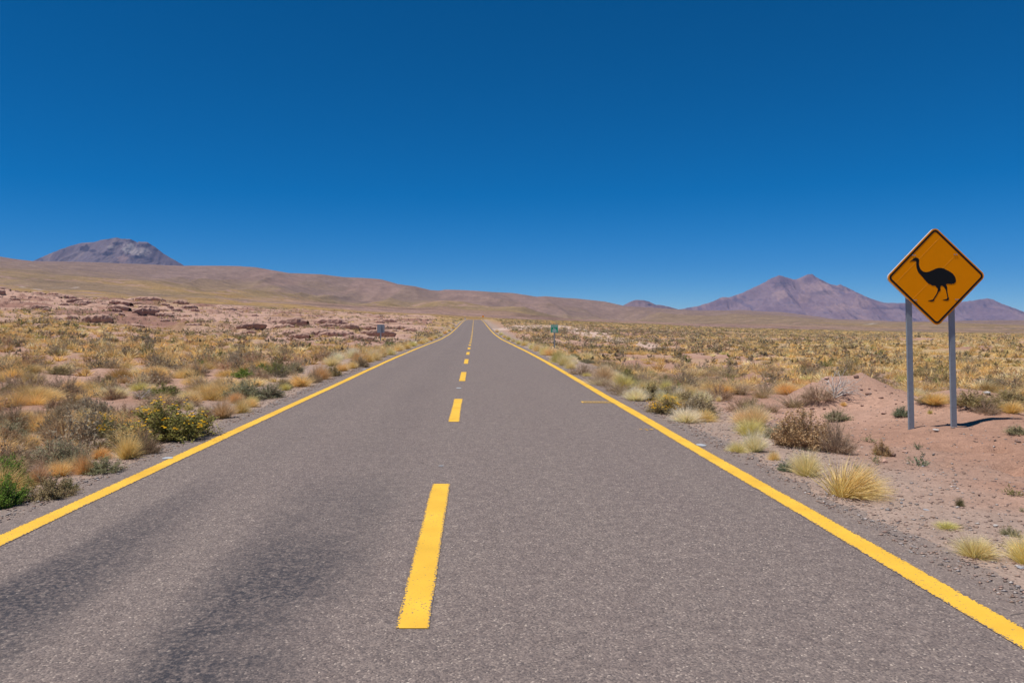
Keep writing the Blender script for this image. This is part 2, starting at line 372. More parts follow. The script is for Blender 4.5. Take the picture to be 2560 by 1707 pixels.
# ---- volcanoes
def massif(name, label, prof, Y0, slope, spurs, seed, cols_, patches, base_py, nx=420, ny=150, depth=1.15, rel=.15):
    prof = np.array(prof, float)
    X = (prof[:, 0]-VX)*Y0/F; Z = CH - (prof[:, 1]-VY)*Y0/F
    zb = CH - (base_py-VY)*Y0/F
    xs = np.linspace(X[0], X[-1], nx); pz = np.interp(xs, X, Z)
    H = (pz.max() - zb)
    dy = np.concatenate([-np.linspace(1, 0, ny)**1.0*H/slope*depth, np.linspace(0, 1, 40)[1:]*H/slope*.7])
    XG, DY = np.meshgrid(xs, dy); ZG = np.broadcast_to(pz, XG.shape).copy()
    # smooth the profile away from the ridge so that gullies widen downhill
    pzs = _blur(np.tile(pz, (2, 1)), 41, 1)[0]
    k = sstep(0, .35, np.abs(DY)*slope/H)
    ZG = ZG*(1-k) + pzs*k
    ZG = ZG - np.abs(DY)*slope*(1 - .25*np.clip(np.abs(DY)*slope/H, 0, 1))
    for (p0, py0, p1, d1, py1, lat) in spurs:
        x0, z0 = (p0-VX)*Y0/F, CH - (py0-VY)*Y0/F; y1 = -d1*H/slope
        x1, z1 = (p1-VX)*Y0/F, CH - (py1-VY)*Y0/F
        ab = np.array([x1-x0, y1]); t = np.clip(((XG-x0)*ab[0] + DY*ab[1])/(ab@ab), 0, 1)
        d = np.hypot(XG-x0-t*ab[0], DY-t*ab[1])
        ZG = np.where(DY <= 0, np.maximum(ZG, z0+(z1-z0)*t - d*lat), ZG)
    u = XG/H; v = DY/H
    g = ridged(u*3.2 + .5*(fbm(u*2, v*2, seed+3, 3)-.5), v*.9, seed, 4) - .62
    g2 = ridged(u*9 + .8*(fbm(u*5, v*5, seed+5, 3)-.5), v*2.2, seed+7, 3) - .62
    wg = sstep(0, .18, np.abs(v))
    ZG = ZG + H*wg*(rel*(g-.38) + rel*.32*(g2-.38)) + H*.012*(fbm(u*20, v*20, seed+9, 3)-.5)
    ZG = np.maximum(ZG, max(zb - 40, -74))
    c0, c1, c2, cd = [np.array(c) for c in cols_]
    n = fbm(u*3, v*1.6, seed+11, 5)
    CC = mixc(c0, c1, sstep(.4, .62, n))
    CC = mixc(CC, c2, sstep(.6, .78, fbm(u*8, v*1.1, seed+15, 4))*.9)
    PYG = VY - (ZG-CH)*F/(Y0+DY); PXG = VX + XG*F/(Y0+DY)
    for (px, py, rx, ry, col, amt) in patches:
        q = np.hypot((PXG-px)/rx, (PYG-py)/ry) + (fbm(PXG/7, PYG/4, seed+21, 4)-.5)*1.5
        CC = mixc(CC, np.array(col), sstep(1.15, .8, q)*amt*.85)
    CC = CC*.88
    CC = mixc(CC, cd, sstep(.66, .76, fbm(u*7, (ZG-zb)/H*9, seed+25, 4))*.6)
    idx = np.arange(XG.size).reshape(XG.shape)
    Q = np.stack([idx[:-1,:-1], idx[:-1,1:], idx[1:,1:], idx[1:,:-1]], -1).reshape(-1, 4)
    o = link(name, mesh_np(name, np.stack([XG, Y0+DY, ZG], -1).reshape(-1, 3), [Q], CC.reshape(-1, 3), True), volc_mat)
    return tag(o, label, kind='structure')
volc_mat = earth_mat('volcanic_scree', [.004, .02], [.08, .12], 5, .02)
dk = [.06, .05, .065]; pk = [.37, .24, .205]; pl = [.37, .31, .29]
massif('volcano', 'flat topped grey purple volcano with dark cliffs beyond the left hillside',
       [(-60,740),(40,680),(81,653),(102,643.7),(122,635.5),(153,623),(175,615),(204,607),(235,605.3),(255,599.8),(292,593.7),(302,596.7),(326,598),(343,606),(347,603.5),(369,606),(388,618),(408,633.5),(432,647.8),(457,662),(500,690),(560,740)],
       7000, .62, [(212, 606, 190, .5, 665, .55), (350, 604, 375, .55, 668, .55), (318, 600, 300, .6, 672, .5)], 201,
       ([.165,.125,.135], [.20,.155,.165], [.235,.175,.165], dk),
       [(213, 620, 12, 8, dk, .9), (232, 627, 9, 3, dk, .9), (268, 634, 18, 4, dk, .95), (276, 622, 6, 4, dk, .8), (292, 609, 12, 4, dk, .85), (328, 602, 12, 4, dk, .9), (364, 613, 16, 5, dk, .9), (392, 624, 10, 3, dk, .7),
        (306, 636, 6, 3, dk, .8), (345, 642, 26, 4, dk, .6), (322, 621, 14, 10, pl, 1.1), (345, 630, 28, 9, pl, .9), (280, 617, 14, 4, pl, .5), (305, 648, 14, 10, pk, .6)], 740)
massif('volcano', 'broad twin peaked mauve volcano behind the right plain',
       [(1640,800),(1700,773),(1739,766.6),(1778,755),(1807,742.4),(1823,743),(1862,730),(1872,731),(1888,721.4),(1920,700),(1947,688),(1965,693),(1988,699.4),(2010,690.7),(2020,685),(2030,685),(2043,694.6),(2069,708.5),(2095,715),(2101,711),(2130,724.6),(2162,741),(2211,757),(2260,757.6),(2340,757),(2405,754.7),(2437,750.6),(2467,745.7),(2481,748),(2519,765.6),(2560,784.7),(2620,812),(2700,822)],
       9000, .42, [(1988, 699, 2075, .75, 790, .42), (1947, 688, 1880, .8, 790, .42), (2026, 685, 2150, .7, 790, .4), (2101, 711, 2200, .55, 790, .36), (2467, 746, 2440, .6, 800, .36), (1862, 730, 1800, .5, 795, .36)], 301,
       ([.225,.15,.16], [.265,.18,.185], [.33,.215,.20], [.13,.10,.13]),
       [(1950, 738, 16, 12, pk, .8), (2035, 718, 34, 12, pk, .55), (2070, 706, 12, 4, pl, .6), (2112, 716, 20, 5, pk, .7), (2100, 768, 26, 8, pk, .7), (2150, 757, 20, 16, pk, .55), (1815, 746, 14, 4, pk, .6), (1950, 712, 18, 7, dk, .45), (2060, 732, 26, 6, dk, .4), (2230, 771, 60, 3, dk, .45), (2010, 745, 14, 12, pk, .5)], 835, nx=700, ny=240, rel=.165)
massif('mountain', 'small rounded mauve peak left of the twin peaked volcano',
       [(1500,800),(1540,775),(1558,763.4),(1577,753.7),(1590,749.5),(1610,750.5),(1623,754),(1639,761.8),(1652,762.4),(1674,767),(1694,773),(1730,792),(1760,805)],
       7500, .5, [(1600, 750, 1590, .6, 790, .5)], 401,
       ([.215,.145,.14], [.25,.165,.155], [.27,.18,.165], [.13,.10,.11]), [(1623, 762, 5, 2.5, dk, .8), (1620, 753, 8, 2, dk, .6)], 805, nx=160, ny=80)

# far plain that carries the ground on to the mountains' feet and past the frame's sides
bm = bmesh.new()
vs = [bm.verts.new(p) for p in ((-13900, -390, -70), (13900, -390, -70), (13900, 12900, -70), (-13900, 12900, -70))]
bm.faces.new(vs)
pm = flat_mat('plain_soil', (.27, .18, .12), .95, var=.1, scale=.002, spec=.1)
tag(link('far_plain', bm_mesh('far_plain', bm), pm), 'brown plain far below the mountains', kind='structure')

# ------------------------------------------------------------------ the road
def asphalt():
    m, t, n, b = new_mat('asphalt')
    L = t.links.new
    geo = n.new('ShaderNodeNewGeometry'); sx = n.new('ShaderNodeSeparateXYZ'); L(geo.outputs['Position'], sx.inputs[0])
    def nz(scale, det=4, vec=None, rough=.6):
        q = n.new('ShaderNodeTexNoise'); q.inputs['Scale'].default_value = scale; q.inputs['Detail'].default_value = det; q.inputs['Roughness'].default_value = rough
        L(vec or geo.outputs['Position'], q.inputs['Vector']); return q.outputs['Fac']
    def rng(v, f0, f1, t0, t1):
        q = n.new('ShaderNodeMapRange'); q.inputs['From Min'].default_value = f0; q.inputs['From Max'].default_value = f1
        q.inputs['To Min'].default_value = t0; q.inputs['To Max'].default_value = t1; L(v, q.inputs['Value']); return q.outputs[0]
    def mth(op, x, y):
        q = n.new('ShaderNodeMath'); q.operation = op
        for i, v in enumerate((x, y)):
            if isinstance(v, (int, float)): q.inputs[i].default_value = v
            else: L(v, q.inputs[i])
        return q.outputs[0]
    def mix(a_, b_, f, mode='MIX'):
        q = n.new('ShaderNodeMix'); q.data_type = 'RGBA'; q.blend_type = mode
        for i, v in ((6, a_), (7, b_)):
            if isinstance(v, tuple): q.inputs[i].default_value = (*v, 1)
            else: L(v, q.inputs[i])
        if isinstance(f, (int, float)): q.inputs[0].default_value = f
        else: L(f, q.inputs[0])
        return q.outputs[2]
    # aggregate stones of many tints set in dark binder
    vo = n.new('ShaderNodeTexVoronoi'); vo.inputs['Scale'].default_value = 104; L(geo.outputs['Position'], vo.inputs['Vector'])
    cr = n.new('ShaderNodeValToRGB'); L(vo.outputs['Color'], cr.inputs[0]); els = cr.color_ramp.elements
    els[0].position = 0; els[0].color = (.075, .066, .068, 1); els[1].position = 1; els[1].color = (.52, .46, .41, 1)
    for p_, c_ in ((.3, (.12, .102, .102)), (.55, (.165, .137, .133)), (.78, (.20, .168, .158)), (.9, (.30, .255, .235))):
        q = els.new(p_); q.color = (*c_, 1)
    col = mix(cr.outputs[0], (.162, .136, .131), .04)
    col = mix(col, (.78, .77, .78), rng(nz(11, 4), .36, .64, 0, .9), 'MULTIPLY'); col = mix(col, (1.36, 1.29, 1.175), 1.0, 'MULTIPLY')
    mp = n.new('ShaderNodeMapping'); mp.inputs['Scale'].default_value = (1, .16, 1); L(geo.outputs['Position'], mp.inputs['Vector'])
    st = nz(1.3, 5, mp.outputs[0]); bl = nz(.55, 4, geo.outputs['Position'])
    col = mix(col, (.92, .9, .92), rng(st, .35, .7, 0, .6), 'MULTIPLY')
    # wheel paths where binder has bled, left lane only
    def band(x0, wdt):
        return rng(mth('ABSOLUTE', mth('SUBTRACT', mth('ADD', sx.outputs[0], mth('MULTIPLY', mth('SUBTRACT', st, .5), .9)), x0), 0), wdt*.35, wdt, 1, 0)
    near = rng(sx.outputs[1], 4.3, 8.0, 1, .11)
    bd = mth('MAXIMUM', mth('MULTIPLY', band(-1.2, .62), rng(bl, .28, .5, 0, 1)), mth('MULTIPLY', band(-2.55, .42), rng(bl, .34, .55, .2, 1)))
    bd = mth('MULTIPLY', bd, near)
    pit = nz(38, 3)
    col = mix(col, (.042, .04, .047), mth('MULTIPLY', bd, rng(pit, .40, .60, 1.0, .33)))
    # dust towards the edges
    dx = mth('ABSOLUTE', mth('SUBTRACT', sx.outputs[0], XC), 0)
    ed = mth('MULTIPLY', rng(dx, 3.0, 3.75, 0, .55), rng(nz(4, 4), .35, .65, .2, 1))
    col = mix(col, (.36, .27, .215), ed)
    # short cracks
    wv = n.new('ShaderNodeTexVoronoi'); wv.feature = 'DISTANCE_TO_EDGE'; wv.inputs['Scale'].default_value = 1.1
    dn = n.new('ShaderNodeMix'); dn.data_type = 'VECTOR'; dn.inputs[0].default_value = .12
    q = n.new('ShaderNodeTexNoise'); q.inputs['Scale'].default_value = 5; q.inputs['Detail'].default_value = 6; L(geo.outputs['Position'], q.inputs['Vector'])
    L(geo.outputs['Position'], dn.inputs[4]); L(q.outputs['Color'], dn.inputs[5]); L(dn.outputs[1], wv.inputs['Vector'])
    ck = mth('MULTIPLY', rng(wv.outputs['Distance'], 0, .006, 1, 0), rng(nz(1.1, 3), .6, .66, 0, 1))
    col = mix(col, (.03, .027, .027), mth('MULTIPLY', ck, .8))
    L(col, b.inputs['Base Color']); b.inputs['Roughness'].default_value = .85; b.inputs['Specular IOR Level'].default_value = .25
    bp = n.new('ShaderNodeBump'); bp.inputs['Strength'].default_value = .8; bp.inputs['Distance'].default_value = .004
    L(vo.outputs['Distance'], bp.inputs['Height']); bp.invert = True; L(bp.outputs[0], b.inputs['Normal'])
    return m

def paint(name, col, worn, dark=(.14, .118, .115)):
    m, t, n, b = new_mat(name); L = t.links.new
    uv = n.new('ShaderNodeUVMap'); uv.uv_map = 'UVMap'; sx = n.new('ShaderNodeSeparateXYZ'); L(uv.outputs[0], sx.inputs[0])
    geo = n.new('ShaderNodeNewGeometry')
    q = n.new('ShaderNodeTexNoise'); q.inputs['Scale'].default_value = 70; q.inputs['Detail'].default_value = 4; L(geo.outputs['Position'], q.inputs['Vector'])
    q2 = n.new('ShaderNodeTexNoise'); q2.inputs['Scale'].default_value = 2.2; q2.inputs['Detail'].default_value = 5; L(geo.outputs['Position'], q2.inputs['Vector'])
    def rng(v, f0, f1, t0, t1):
        k = n.new('ShaderNodeMapRange'); k.inputs['From Min'].default_value = f0; k.inputs['From Max'].default_value = f1
        k.inputs['To Min'].default_value = t0; k.inputs['To Max'].default_value = t1; L(v, k.inputs['Value']); return k.outputs[0]
    def mth(op, x, y):
        k = n.new('ShaderNodeMath'); k.operation = op
        for i, v in enumerate((x, y)):
            if isinstance(v, (int, float)): k.inputs[i].default_value = v
            else: L(v, k.inputs[i])
        return k.outputs[0]
    edge = mth('MULTIPLY', mth('ABSOLUTE', mth('SUBTRACT', sx.outputs[0], .5), 0), 2)       # 0 centre, 1 edge
    thr = mth('ADD', rng(edge, .72, 1.0, .27 + worn, .56), rng(q2.outputs['Fac'], .45, .7, 0, .07))
    f = rng(mth('SUBTRACT', q.outputs['Fac'], thr), -.02, .02, 0, 1)
    mx = n.new('ShaderNodeMix'); mx.data_type = 'RGBA'; mx.inputs[6].default_value = (*dark, 1)
    pc = n.new('ShaderNodeMix'); pc.data_type = 'RGBA'; pc.inputs[6].default_value = (*[c*.84 for c in col], 1); pc.inputs[7].default_value = (*[min(1, c*1.1) for c in col], 1)
    L(rng(q2.outputs['Fac'], .3, .7, 0, 1), pc.inputs[0]); L(pc.outputs[2], mx.inputs[7]); L(f, mx.inputs[0])
    L(mx.outputs[2], b.inputs['Base Color']); b.inputs['Roughness'].default_value = .7; b.inputs['Specular IOR Level'].default_value = .3
    bp = n.new('ShaderNodeBump'); bp.inputs['Strength'].default_value = .5; bp.inputs['Distance'].default_value = .003
    L(q.outputs['Fac'], bp.inputs['Height']); L(bp.outputs[0], b.inputs['Normal'])
    return m

ry = np.concatenate([np.linspace(-9, 2, 60)[:-1], np.linspace(2, 30, 900)[:-1], np.linspace(30, 60, 300), np.exp(np.linspace(math.log(60.2), math.log(470), 260))])
jl = -HW - .50 - .2*(fbm(ry/1.1, ry*0, 501, 4)-.5)*2 - .10*(fbm(ry/.22, ry*0, 505, 3)-.5)
jr = HW + .48 + .2*(fbm(ry/1.0, ry*0+9, 503, 4)-.5)*2 + .12*(fbm(ry/.2, ry*0, 507, 3)-.5)
fr = np.linspace(0, 1, 25)
RX = XC + jl[:, None]*(1-fr) + jr[:, None]*fr
RYY = np.broadcast_to(ry[:, None], RX.shape)
RZZ = road_z(RYY) + .012*(1-(np.abs(RX-XC)/3.6)**2)
idx = np.arange(RX.size).reshape(RX.shape)
Q = np.stack([idx[:-1,:-1], idx[:-1,1:], idx[1:,1:], idx[1:,:-1]], -1).reshape(-1, 4)
road = link('road', mesh_np('road', np.stack([RX, RYY, RZZ], -1).reshape(-1, 3), [Q], None, True), asphalt())
tag(road, 'straight two lane weathered asphalt road running to a low crest', kind='structure')
yellow = paint('yellow_road_paint', (.80, .46, .045), .045)
def surf(x, y): return road_z(y) + .012*(1-(np.abs(x-XC)/3.6)**2) + .004
def strip(name, x, y0, y1, wd, mat, wave=0.0, seed=0, step=None):
    n = max(2, int((y1-y0)/(step or .25)))
    ys = np.linspace(y0, y1, n) if y1 < 60 or y0 > 40 else np.unique(np.concatenate([np.linspace(y0, min(60, y1), int(min(60, y1)-y0)*4), np.exp(np.linspace(math.log(max(60, y0+.01)), math.log(y1), 120))]))
    xc = x + wave*(fbm(ys/7, ys*0, seed, 3)-.5)*2
    hw = wd/2*(1 + .16*(fbm(ys/1.7, ys*0+4, seed+2, 3)-.5))
    A = np.stack([xc-hw, xc-hw*.34, xc+hw*.34, xc+hw], 1); B = np.broadcast_to(ys[:, None], A.shape)
    V = np.stack([A, B, surf(A, B)], -1).reshape(-1, 3)
    UV = np.stack([np.broadcast_to(np.array([0, .33, .67, 1.]), A.shape), B], -1).reshape(-1, 2)
    ix = np.arange(A.size).reshape(A.shape)
    q = np.stack([ix[:-1,:-1], ix[:-1,1:], ix[1:,1:], ix[1:,:-1]], -1).reshape(-1, 4)
    return link(name, mesh_np(name, V, [q], None, False, UV), mat, road)
strip('edge_line', XC-HW, -8.9, 460, .175, yellow, .02, 511)
strip('edge_line', XC+HW, -8.9, 460, .185, yellow, .03, 517)
PER = 3040*.00263
k = -2
while True:
    y0 = 3040/776 + k*PER; y1 = y0 + 3040*.00114
    if y0 > 325: break
    if y0 > -9: strip('centre_dash', XC + .01, y0, y1, .178, yellow, .008, 520+k)
    k += 1
white = flat_mat('worn_white_paint', (.40, .41, .43), .7, var=.2, scale=60)
def patch(px, py, wpx, hpx, mat, name='paint_patch'):
    Y = 3040/(py-VY); X = (px-VX)*Y/F; rx = wpx*Y/F/2; ryy = Y*Y/3040*hpx/2
    bm = bmesh.new(); vs = []
    for i in range(18):
        an = 2*math.pi*i/18; r = 1 + random.uniform(-.14, .14)
        x, y = X + rx*r*math.cos(an), Y + ryy*r*math.sin(an); vs.append(bm.verts.new((x, y, float(surf(x, y)) + .003)))
    bm.faces.new(vs); return link(name, bm_mesh(name, bm), mat, road)
for p_ in ((419, 1146, 27, 6), (911, 924, 9, 2), (1147, 971.5, 13, 2.2), (1753, 1113.5, 24, 6), (1016, 880, 6, 1.2), (1408, 924, 7, 1.2), (1103, 1168, 14, 1.6)): patch(*p_, white)
for p_ in ((1602, 1074, 8, 1.2), (1614, 1073.5, 7, 1), (1618, 1076, 7, 1.2), (1629, 1074.4, 9, 1.6)): patch(*p_, flat_mat('yellow_paint_fleck', (.7, .4, .06), .7), 'paint_fleck')
# the small stencilled yellow block by the right edge line
y0, y1 = 3040/(1008.0-VY), 3040/(1004.6-VY); x0, x1 = (1456-VX)*y0/F, (1534-VX)*y0/F
ym = flat_mat('stencil_yellow', (.78, .46, .07), .7, var=.1, scale=40); bkm = flat_mat('stencil_black', (.03, .028, .03), .7)
def flatrect(name, rects, mat, dz, parent):
    bm = bmesh.new()
    for (a0, a1, b0, b1) in rects:
        bm.faces.new([bm.verts.new((x, y, float(surf(x, y)) + dz)) for x, y in ((a0, b0), (a1, b0), (a1, b1), (a0, b1))])
    return link(name, bm_mesh(name, bm), mat, parent)
dy_ = (y1-y0)
sb = flatrect('stencil_block', [(x0, x1, y0, y0+dy_*.18), (x0, x1, y1-dy_*.2, y1), (x0, x0+.035, y0+dy_*.18, y1-dy_*.2)], ym, .003, road)
rc = []; xx = x0 + .06
for wd in (.06, .03, .06, .05, .03, .06, .04, .06, .05, .03):
    h0 = random.uniform(.3, .5); rc.append((xx, xx+wd*.5, y0+dy_*h0, y0+dy_*(h0+.16))); xx += wd + .008
flatrect('stencil_fleck', rc, ym, .003, road)

# ------------------------------------------------------------------ signs
amber = flat_mat('amber_sheeting', (.97, .31, .0), .55, var=.03, scale=6, spec=.06)
black = flat_mat('black_film', (.008, .008, .008), .5, var=.1, scale=20, spec=.2)
galv = flat_mat('galvanised_steel', (.25, .28, .315), .6, .05, .08, 14)
alu = flat_mat('aluminium_edge', (.62, .62, .62), .45, .3, .05, 20)
bolt_m = flat_mat('bolt_steel', (.42, .43, .45), .35, .8, .05, 40)
seam_m = flat_mat('amber_seam', (.97, .38, .005), .4, var=.03)
SIGN_Y = 11.26; K = SIGN_Y/F/6.272; sxc, szc = 752, 765
BX = .046
def zs(x, y): return ((x-sxc)*K + BX, (szc-y)*K)          # zoomed pixel -> metres on the board
def rounded_diamond(r, cr, n=8):
    """square of half diagonal r standing on its corner, corner radius cr"""
    pts = []; d = r - cr*math.sqrt(2)
    for k_ in range(4):
        a0 = math.pi/2 - k_*math.pi/2; cx, cz = d*math.cos(a0), d*math.sin(a0)
        for i in range(n+1):
            an = a0 + math.pi/4 - (math.pi/2)*i/n; pts.append((cx + cr*math.cos(an), cz + cr*math.sin(an)))
    return pts
def ring(bm, A, B, y0, y1):
    n = len(A); va = [[bm.verts.new((p[0], y, p[1])) for p in s] for s in (A, B) for y in (y0, y1)]
    for i in range(n):
        j = (i+1) % n
        bm.faces.new((va[0][i], va[0][j], va[2][j], va[2][i])); bm.faces.new((va[1][i], va[3][i], va[3][j], va[1][j]))
        bm.faces.new((va[0][i], va[1][i], va[1][j], va[0][j])); bm.faces.new((va[2][i], va[2][j], va[3][j], va[3][i]))
    bmesh.ops.recalc_face_normals(bm, faces=bm.faces[:])
gx, gy, gz = hit(2336, 1071)
lx, rx_ = (2283-VX)*SIGN_Y/F, (2390-VX)*SIGN_Y/F
midx = (2220 + sxc/6.272 - VX)*SIGN_Y/F; zc = CH - (570 + szc/6.272 - VY)*SIGN_Y/F
gl, gr = float(ground_z(lx, SIGN_Y)), float(ground_z(rx_, SIGN_Y))
sign = empty('warning_sign', (midx, SIGN_Y, min(gl, gr)))
tag(sign, 'amber diamond warning sign with a black walking rhea on two steel posts', 'road sign')
sign.rotation_euler = (0, math.radians(-1.2), math.radians(0.0))
bz = zc - min(gl, gr)
def on_sign(name, bm, mat, par=None):
    o = link(name, bm_mesh(name, bm), mat, par or sign); return o
R0 = 752*K + .031
bm = bmesh.new(); prism(bm, [(x+BX, z+bz) for x, z in rounded_diamond(R0, .075)], -.004, .0); face = on_sign('sign_face', bm, amber)
bm = bmesh.new(); prism(bm, [(x+BX, z+bz) for x, z in rounded_diamond(R0-.001, .074)], .0005, .03); on_sign('backing_plate', bm, alu)
bm = bmesh.new(); ring(bm, [(x+BX, z+bz) for x, z in rounded_diamond(R0-.026, .062)], [(x+BX, z+bz) for x, z in rounded_diamond(R0-.065, .036)], -.0065, -.003); on_sign('border_line', bm, black, face)
rhea = [(340,522),(375,500),(398,480),(415,465),(440,458),(468,465),(488,482),(492,505),(487,540),(488,575),(497,610),(512,642),(535,668),(565,685),(600,690),(645,682),(700,660),(750,638),(790,628),(830,628),(865,635),(920,662),(975,692),(1015,722),(1045,765),(1058,800),(1062,835),(1054,862),(1046,858),(1042,872),(1020,885),(1008,878),(985,890),(972,880),(950,886),(940,878),(915,885),(905,895),(920,920),(923,950),(920,985),(930,1040),(938,1085),(948,1105),(942,1130),(920,1142),(885,1138),(845,1128),(880,1122),(912,1116),(922,1100),(918,1060),(905,1000),(900,965),(887,955),(880,935),(860,915),(835,905),(820,915),(812,945),(820,970),(808,990),(790,1000),(770,1035),(745,1075),(725,1100),(718,1125),(705,1145),(680,1152),(655,1150),(660,1143),(620,1142),(625,1135),(660,1128),(690,1122),(705,1105),(720,1080),(745,1045),(765,1010),(768,985),(778,965),(770,945),(750,925),(735,905),(725,901),(715,907),(700,900),(690,905),(670,888),(655,878),(640,878),(615,855),(570,805),(540,765),(505,725),(475,690),(460,655),(448,615),(445,570),(448,535),(440,515),(415,512),(380,512)]
bm = bmesh.new(); prism(bm, [(x, z+bz) for x, z in (zs(*p) for p in rhea)], -.0065, -.003); bmesh.ops.triangulate(bm, faces=[f for f in bm.faces if len(f.verts) > 4]); on_sign('rhea_silhouette', bm, black, face)
for (p0, p1) in (((120, 850), (830, 150)), ((380, 1110), (1052, 448))):
    (xa, za), (xb, zb) = zs(*p0), zs(*p1); L_ = math.hypot(xb-xa, zb-za); nx_, nz_ = -(zb-za)/L_*.0035, (xb-xa)/L_*.0035
    bm = bmesh.new(); prism(bm, [(xa+nx_, za+nz_+bz), (xb+nx_, zb+nz_+bz), (xb-nx_, zb-nz_+bz), (xa-nx_, za-nz_+bz)], -.0052, -.003); on_sign('sheeting_seam', bm, seam_m, face)
for (bx, by) in ((392, 420), (428, 424), (1045, 424), (1080, 424), (397, 1126), (430, 1124), (1052, 1128), (1087, 1128)):
    x, z = zs(bx, by); bm = bmesh.new(); disc(bm, x, z+bz, .0085, -.012, -.003); on_sign('bolt', bm, bolt_m)
PW = .078
for x, g in ((lx, gl), (rx_, gr)):
    bm = bmesh.new(); xl = x-midx; top = bz + .33; bot = g - min(gl, gr) - .25
    box(bm, xl-PW/2, xl+PW/2, .034, .040, bot, top)                       # web
    box(bm, xl-PW/2, xl-PW/2+.005, .0405, .068, bot, top); box(bm, xl+PW/2-.005, xl+PW/2, .0405, .068, bot, top)
    post = on_sign('post', bm, galv)
    bm = bmesh.new(); disc(bm, 0, 0, .004, .031, .0345, 6); rme = bm_mesh('rivet', bm)
    for i in range(26):
        zz_ = bot + .35 + i*.1
        if zz_ < bz-.62: r_o = link('rivet', rme, bolt_m, post); r_o.location = (xl-PW/2+.009, 0, zz_)
# two lit kilometre boards at the same place on either side of the road
green = flat_mat('green_sheeting', (.0, .36, .19), .5, var=.04, scale=8, spec=.15)
wlet = flat_mat('white_sheeting', (.78, .8, .8), .5, var=.02)
def text_mesh(txt, size, name):
    cu = bpy.data.curves.new(name, 'FONT'); cu.body = txt; cu.size = size; cu.align_x = 'CENTER'; cu.align_y = 'CENTER'; cu.extrude = .001; cu.offset = size*.022
    o = bpy.data.objects.new(name, cu); COL.objects.link(o); bpy.context.view_layer.update()
    me = bpy.data.meshes.new_from_object(o.evaluated_get(bpy.context.evaluated_depsgraph_get())); bpy.data.objects.remove(o); bpy.data.curves.remove(cu)
    me.transform(Matrix.Rotation(math.pi/2, 4, 'X')); return me
def rrect(x0, x1, z0, z1, r, n=5):
    pts = []
    for cx, cz, a0 in ((x1-r, z1-r, 0), (x0+r, z1-r, 90), (x0+r, z0+r, 180), (x1-r, z0+r, 270)):
        for i in range(n+1):
            an = math.radians(a0 + 90*i/n); pts.append((cx + r*math.cos(an), cz + r*math.sin(an)))
    return pts
KY = 62.0
def km_board(px, base_py, top_py, bot_py, wpx, front, label):
    X = (px-VX)*KY/F; g = float(ground_z(X, KY)); zt = CH-(top_py-VY)*KY/F-g; zb = CH-(bot_py-VY)*KY/F-g; hw = wpx*KY/F/2
    o = empty('kilometre_sign', (X, KY, g)); tag(o, label, 'road sign')
    s = 1 if front else -1
    bm = bmesh.new(); prism(bm, rrect(-hw, hw, zb, zt, .04), -.006, .006); bd = link('board', bm_mesh('board', bm), green if front else galv, o)
    bm = bmesh.new(); box(bm, -.045, .045, .0065*s, .055*s, -.3, zt-.03); bmesh.ops.recalc_face_normals(bm, faces=bm.faces[:]); link('post', bm_mesh('post', bm), galv, o)
    if front:
        A = rrect(-hw+.006, hw-.006, zb+.006, zt-.006, .036); B = rrect(-hw+.022, hw-.022, zb+.022, zt-.022, .024)
        bm = bmesh.new(); ring(bm, A, B, -.009, -.0055); link('border_line', bm_mesh('border_line', bm), wlet, bd)
        bm = bmesh.new(); box(bm, -hw+.02, hw-.02, -.009, -.0055, zt-.225, zt-.212); link('divider_line', bm_mesh('divider_line', bm), wlet, bd)
        for tx, sz, zz_ in (('23-CH', .17, zt-.125), ('Km', .15, zt-.33), ('205', .25, zt-.51)):
            t_ = link('lettering', text_mesh(tx, sz, 'lettering'), wlet, bd); t_.location = (0, -.0085, zz_)
    else:
        bm = bmesh.new(); disc(bm, hw*.55, zb+(zt-zb)*.5, .018, -.012, -.005, 8); link('rivet', bm_mesh('rivet', bm), bolt_m, bd)
    return o
km_board(1386, 864, 811.5, 831.5, 18.3, True, 'small green kilometre sign reading 205 on a post beyond the right verge')
km_board(952, 863, 811, 831.8, 18.4, False, 'small grey sign seen from behind on the left verge')
# distant amber diamond past the crest and the delineator post
fy = 400.0; fx_, _, fz = P(1207.5, 791, fy); r_ = 3.0*fy/F; g = float(ground_z(fx_, fy))
o = empty('warning_sign', (fx_, fy, g)); tag(o, 'tiny distant amber diamond sign just past the road crest', 'road sign')
bm = bmesh.new(); prism(bm, [(x, z+fz-g) for x, z in rounded_diamond(r_, .06)], -.02, .0); link('sign_face', bm_mesh('sign_face', bm), amber, o)
bm = bmesh.new(); box(bm, -.06, .06, .005, .07, -.4, fz-g); link('post', bm_mesh('post', bm), galv, o)
fy = 326.0; fx_ = (1162.8-VX)*fy/F; g = float(ground_z(fx_, fy))
o = empty('marker_post', (fx_, fy, g)); tag(o, 'tiny pale marker post at the left end of the road crest', 'marker post')
bm = bmesh.new(); prism(bm, [(-.22, -.2), (.22, -.2), (.22, .85), (.1, .95), (-.22, .95)], -.06, .06); link('body', bm_mesh('body', bm), flat_mat('post_white', (.6, .64, .7), .6), o)
bm = bmesh.new(); box(bm, -.2, .2, -.068, -.058, .62, .8); link('reflector', bm_mesh('reflector', bm), flat_mat('reflector_red', (.3, .05, .03), .4), o)

# ------------------------------------------------------------------ plants
blade_m = plant_mat('dry_grass_blade', .33, .7)
leaf_m = plant_mat('shrub_leaf', .22, .7)
wood_m = plant_mat('twig_wood', .0, .85)
petal_m = plant_mat('yellow_petal', .2, .6)

